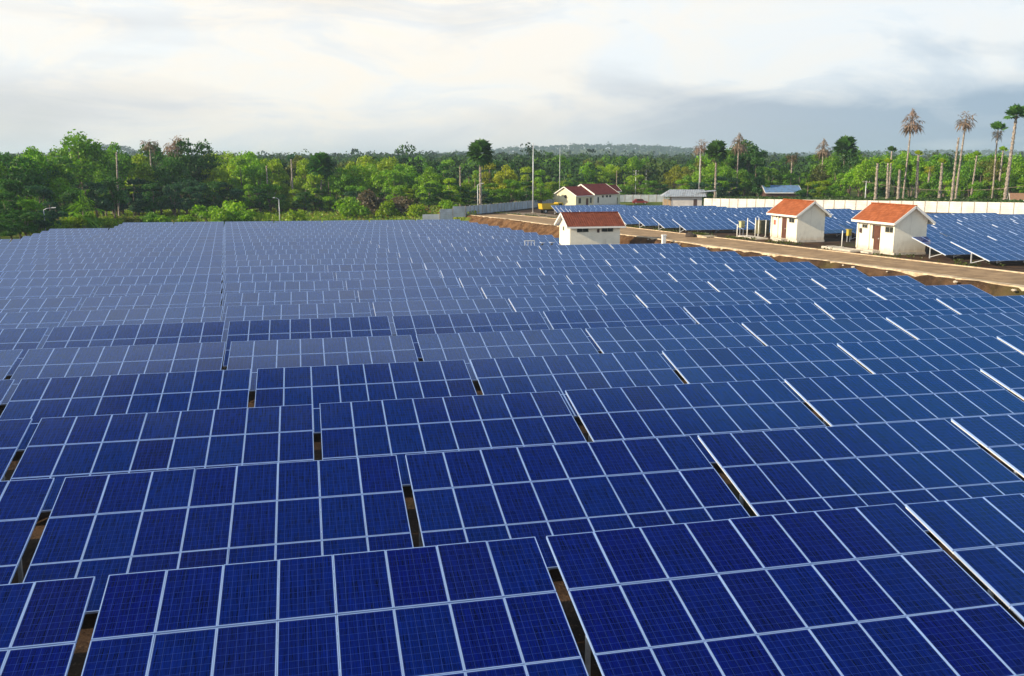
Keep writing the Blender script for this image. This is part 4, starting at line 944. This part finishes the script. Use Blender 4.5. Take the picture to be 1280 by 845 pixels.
for k in range(62):                                       # lower trees that close the front of the wood
    x = 110+k*15.2+rv.uniform(-5, 5)
    Y = 224 if x < 300 else 238 if x < 540 else 226 if x < 680 else 282 if x < 850 else 236 if x < 1000 else 212 if x < 1120 else 196
    if 536 < x < 590: Y = 214
    A(x, rv.uniform(222, 238)-(6 if x > 660 else 0), Y+rv.uniform(-3, 8), rv.choice(['blue', 'bright', 'mid', 'bright', 'dark', 'mid', 'yellow']) if x > 300 else rv.choice(['blue', 'blue', 'dark']), rv.choice([1, 3, 6]), 1.35, layer='low')
for x, yt, Y, c in ((868, 190, 262, 'mid'), (888, 190, 266, 'bright'), (908, 187, 262, 'mid'), (930, 176, 268, 'dark'), (944, 184, 266, 'dark'), (1024, 192, 262, 'mid'), (1046, 188, 256, 'bright'), (1066, 186, 252, 'mid'), (1080, 196, 236, 'bright'), (1140, 190, 230, 'bright'), (1176, 192, 226, 'mid'), (1212, 191, 220, 'bright'), (1238, 194, 214, 'mid'), (1262, 192, 212, 'bright'), (340, 194, 262, 'yellow'), (308, 190, 266, 'bright'), (455, 196, 262, 'yellow'), (402, 198, 268, 'mid'), (500, 200, 262, 'bright')):
    A(x, yt, Y, c, None, 1.05)
# second and third lines
for k in range(74):
    x = -10+k*17.8+rv.uniform(-6, 6); Y0 = 275 if x < 640 else 325 if x < 860 else 270
    A(x, rv.uniform(192, 203)-(4 if x < 260 else 0), Y0+rv.uniform(0, 60), rv.choice(['mid', 'bright', 'dark', 'mid', 'olive', 'blue', 'dark']), None, 1.15, layer='back')
# labels of the trees
WORD = dict(bright='bright green', yellow='yellow green', mid='mid green', dark='dark green', blue='blue green', olive='olive brown', ochre='golden yellow')
cnt = {}
treelist.sort(key=lambda t: t[0])
for x, col, layer, e in treelist:
    z_ = 'left wood' if x < 570 else ('middle wood' if x < 900 else 'right wood'); key = (col, layer, z_); cnt[key] = cnt.get(key, 0)+1
    tag(e, '%s tree, %s of its colour from left in %s %s' % (WORD[col], nth(cnt[key]), z_, dict(front='front', back='rear', low='low front')[layer]), 'tree', '%s trees' % WORD[col])
# shrubs along the far edge of the field
sh = []
for x, y, Y, c, s in ((40, 281, 152, 'yellow', 1.0), (62, 278, 156, 'bright', 1.1), (80, 275, 163, 'yellow', 1.3), (94, 275, 165, 'yellow', 1.2), (112, 277, 172, 'mid', 1.2), (133, 274, 174, 'yellow', 1.0), (168, 270, 178, 'olive', 1.1), (183, 266, 180, 'mid', 1.4), (205, 270, 180, 'bright', 1.2), (232, 272, 180, 'bright', 1.2), (262, 264, 182, 'bright', 1.9), (276, 268, 178, 'bright', 1.8), (292, 258, 186, 'bright', 2.2), (304, 262, 182, 'bright', 1.8), (330, 270, 182, 'yellow', 1.1), (372, 266, 184, 'yellow', 1.4), (436, 262, 196, 'bright', 2.2), (448, 264, 200, 'mid', 1.8), (483, 258, 206, 'yellow', 1.8), (470, 256, 210, 'brown', 2.8), (496, 256, 212, 'brown', 2.6), (520, 262, 204, 'yellow', 1.6), (560, 262, 196, 'bright', 1.3)):
    T = at(x, y, Y); zb = gz(T[0], Y); k = rv.randrange(4)
    e = empty('shrub', (T[0], Y, zb), rv.uniform(0, 6)); e.scale = (s, s, s*rv.uniform(.8, 1.05))
    o = put('foliage', BUSH[k][0], e); o.color = shade(COL[c], rv); put('stems', BUSH[k][1], e); sh.append((x, c, e))
cnt = {}
for x, c, e in sorted(sh, key=lambda t: t[0]):
    cnt[c] = cnt.get(c, 0)+1; w_ = dict(WORD, brown='leafless brown')[c]
    tag(e, '%s shrub behind the far edge of the arrays, %s such from the left' % (w_, nth(cnt[c])), 'shrub', '%s shrubs' % w_)
# scrub and grass (uncountable)
def scatter(name, n, region, size, cols, seed, zf, h=.5, kind='grass'):
    rg = np.random.default_rng(seed); P = region(rg, n); n = len(P)
    zz = np.array([zf(a, b) for a, b in P]); out = []
    ctr_ = np.c_[P, zz]; m = 5
    off_ = rg.normal(size=(n, m, 3))*np.array([size*.8, size*.8, 0]); off_[:, :, 2] = rg.uniform(0, h, (n, m))
    c = (ctr_[:, None, :]+off_).reshape(-1, 3); k = len(c)
    nrm = rg.normal(size=(k, 3)); nrm[:, 2] = abs(nrm[:, 2])*.7; nrm /= np.linalg.norm(nrm, axis=1)[:, None]; t = np.cross(nrm, rg.normal(size=(k, 3))); t /= np.linalg.norm(t, axis=1)[:, None]; b = np.cross(nrm, t)
    s = size*rg.uniform(.5, 1.3, k)[:, None]; V = np.stack([c-t*s*.5, c-b*s*.35, c+t*s*.5, c+b*s*.35], 1).reshape(-1, 3)
    o = put(name, np_mesh(name, V, quads(k), M_leaf)); o.color = (*cols, 1); return o
def reg_left(rg, n):
    Y = rg.uniform(130, 262, n); X = rg.uniform(-85, 34, n); k = ~((Y < 181) & (X > -40)) & ~((Y < 160) & (X > -47)); return np.c_[X, Y][k]
tag(scatter('scrub', 13000, reg_left, .55, (.17, .27, .012), 5, gz, .8), 'green scrub growing between the arrays and the left wood', 'scrub', kind='stuff')
tag(scatter('dry_grass', 4000, reg_left, .5, (.26, .20, .04), 6, gz, .7), 'dry reddish grass among the green scrub at the far field edge', 'grass', kind='stuff')
def reg_terr(rg, n):
    Y = rg.uniform(60, 200, n); X = np.array([xf(y)+.5 for y in Y])+rg.exponential(1.0, n); k = (np.sin(Y*.7)+np.sin(X*1.9+Y*.23) > .3) & ~((X > 53.5) & (Y > 74) & (Y < 103)); return np.c_[X, Y][k]
tag(scatter('weeds', 1800, reg_terr, .22, (.08, .10, .02), 8, lambda a, b: terr_z(b), .25), 'low weeds growing along the far kerb of the road', 'weeds', kind='stuff')
def reg_wall(rg, n):
    t_ = rg.uniform(0, 1, n); X = 97+t_*50+rg.uniform(3, 45, n); Y = 211-t_*71+rg.uniform(2, 40, n); return np.c_[X, Y]
tag(scatter('undergrowth', 9000, reg_wall, .8, (.05, .10, .015), 9, gz, 2.2), 'tangled undergrowth beneath the palms behind the right wall', 'undergrowth', kind='stuff')
# distant forest
def far_forest(name, y0, y1, dens, per, leaf, seed, col, Ht):
    rg = np.random.default_rng(seed); n = int(dens); Y = np.sqrt(rg.uniform(y0**2, y1**2, n)); ang = YAW+rg.uniform(R(-33), R(33), n); X = Y*np.tan(ang)
    ok = np.ones(n, bool); ok &= ~((Y < 345) & (X > -400) & (Y < 290)); X, Y = X[ok], Y[ok]; n = len(X)
    Z = np.array([gz(a, b) for a, b in zip(X, Y)])
    H = Ht*rg.uniform(.7, 1.25, n)*np.where(rg.random(n) < .06, 1.35, 1.); Wd = H*rg.uniform(.30, .48, n)
    nb = 5; C_ = np.zeros((n, nb, 3)); a = rg.uniform(0, 6.28, (n, nb)); r_ = rg.uniform(.1, .7, (n, nb))*Wd[:, None]
    C_[:, :, 0] = X[:, None]+np.cos(a)*r_; C_[:, :, 1] = Y[:, None]+np.sin(a)*r_; C_[:, :, 2] = Z[:, None]+H[:, None]*rg.uniform(.35, .86, (n, nb))
    idx = rg.integers(0, nb, (n, per)); cc = C_[np.arange(n)[:, None], idx]
    d = rg.normal(size=(n, per, 3)); d /= np.linalg.norm(d, axis=2)[:, :, None]; d[:, :, 2] = np.abs(d[:, :, 2])*.9-.15
    P = (cc+d*(Wd*.5)[:, None, None]*rg.uniform(.6, 1.05, (n, per, 1))).reshape(-1, 3); dd = d.reshape(-1, 3); k = len(P)
    nrm = dd*.8+rg.normal(size=(k, 3))*.5; nrm /= np.linalg.norm(nrm, axis=1)[:, None]; t = np.cross(nrm, rg.normal(size=(k, 3))); t /= np.linalg.norm(t, axis=1)[:, None]; b = np.cross(nrm, t)
    s = leaf*rg.uniform(.6, 1.3, k)[:, None]; V = np.stack([P-t*s*.5, P-b*s*.38, P+t*s*.5, P+b*s*.38], 1).reshape(-1, 3)
    m = bpy.data.materials.new('forest_'+name); m.use_nodes = True; tr = m.node_tree; b_ = tr.nodes['Principled BSDF']; q = G(tr); gp = q.n('ShaderNodeNewGeometry')
    b_.inputs['Roughness'].default_value = .9; b_.inputs['Specular IOR Level'].default_value = .1
    n_ = q.noise(gp.outputs['Position'], .045, 3, .6); n2_ = q.noise(gp.outputs['Position'], .012, 2)
    c = q.mix(q.ss(n_, .38, .62), tuple(x*.55 for x in col), tuple(x*1.5 for x in col)); c = q.mix(q.ss(n2_, .55, .7, 0., .5), c, (.10, .10, .03))
    c = q.mix(q.m('MULTIPLY', gp.outputs['Random Per Island'], .35), c, (.02, .04, .015)); q.inp(b_.inputs['Base Color'], c)
    return put(name, np_mesh(name, V, quads(k), m))
tag(far_forest('forest', 292, 760, 5200, 110, 1.1, 41, (.034, .080, .018), 12.), 'hazy green forest stretching behind the nearer trees', 'forest', kind='stuff')
tag(far_forest('hill_forest', 760, 3600, 17000, 34, 3.6, 42, (.030, .065, .022), 13.), 'blue hazy forest covering the distant rising land', 'forest', kind='stuff')

# ------------------------------------------------------------------ haze
HAZE = 0.00019
mb = MB(); hm = bpy.data.materials.new('haze'); hm.use_nodes = True; t = hm.node_tree; t.nodes.clear()
pv = t.nodes.new('ShaderNodeVolumePrincipled'); pv.inputs['Density'].default_value = HAZE; pv.inputs['Color'].default_value = (.66, .84, 1., 1); pv.inputs['Anisotropy'].default_value = .2
oo = t.nodes.new('ShaderNodeOutputMaterial'); t.links.new(pv.outputs[0], oo.inputs['Volume'])
mb.box((-5200, -320, -6), (6500, 9100, 105), hm)
tag(mb.build('haze'), 'pale morning haze over the distant forest', 'haze', kind='stuff')
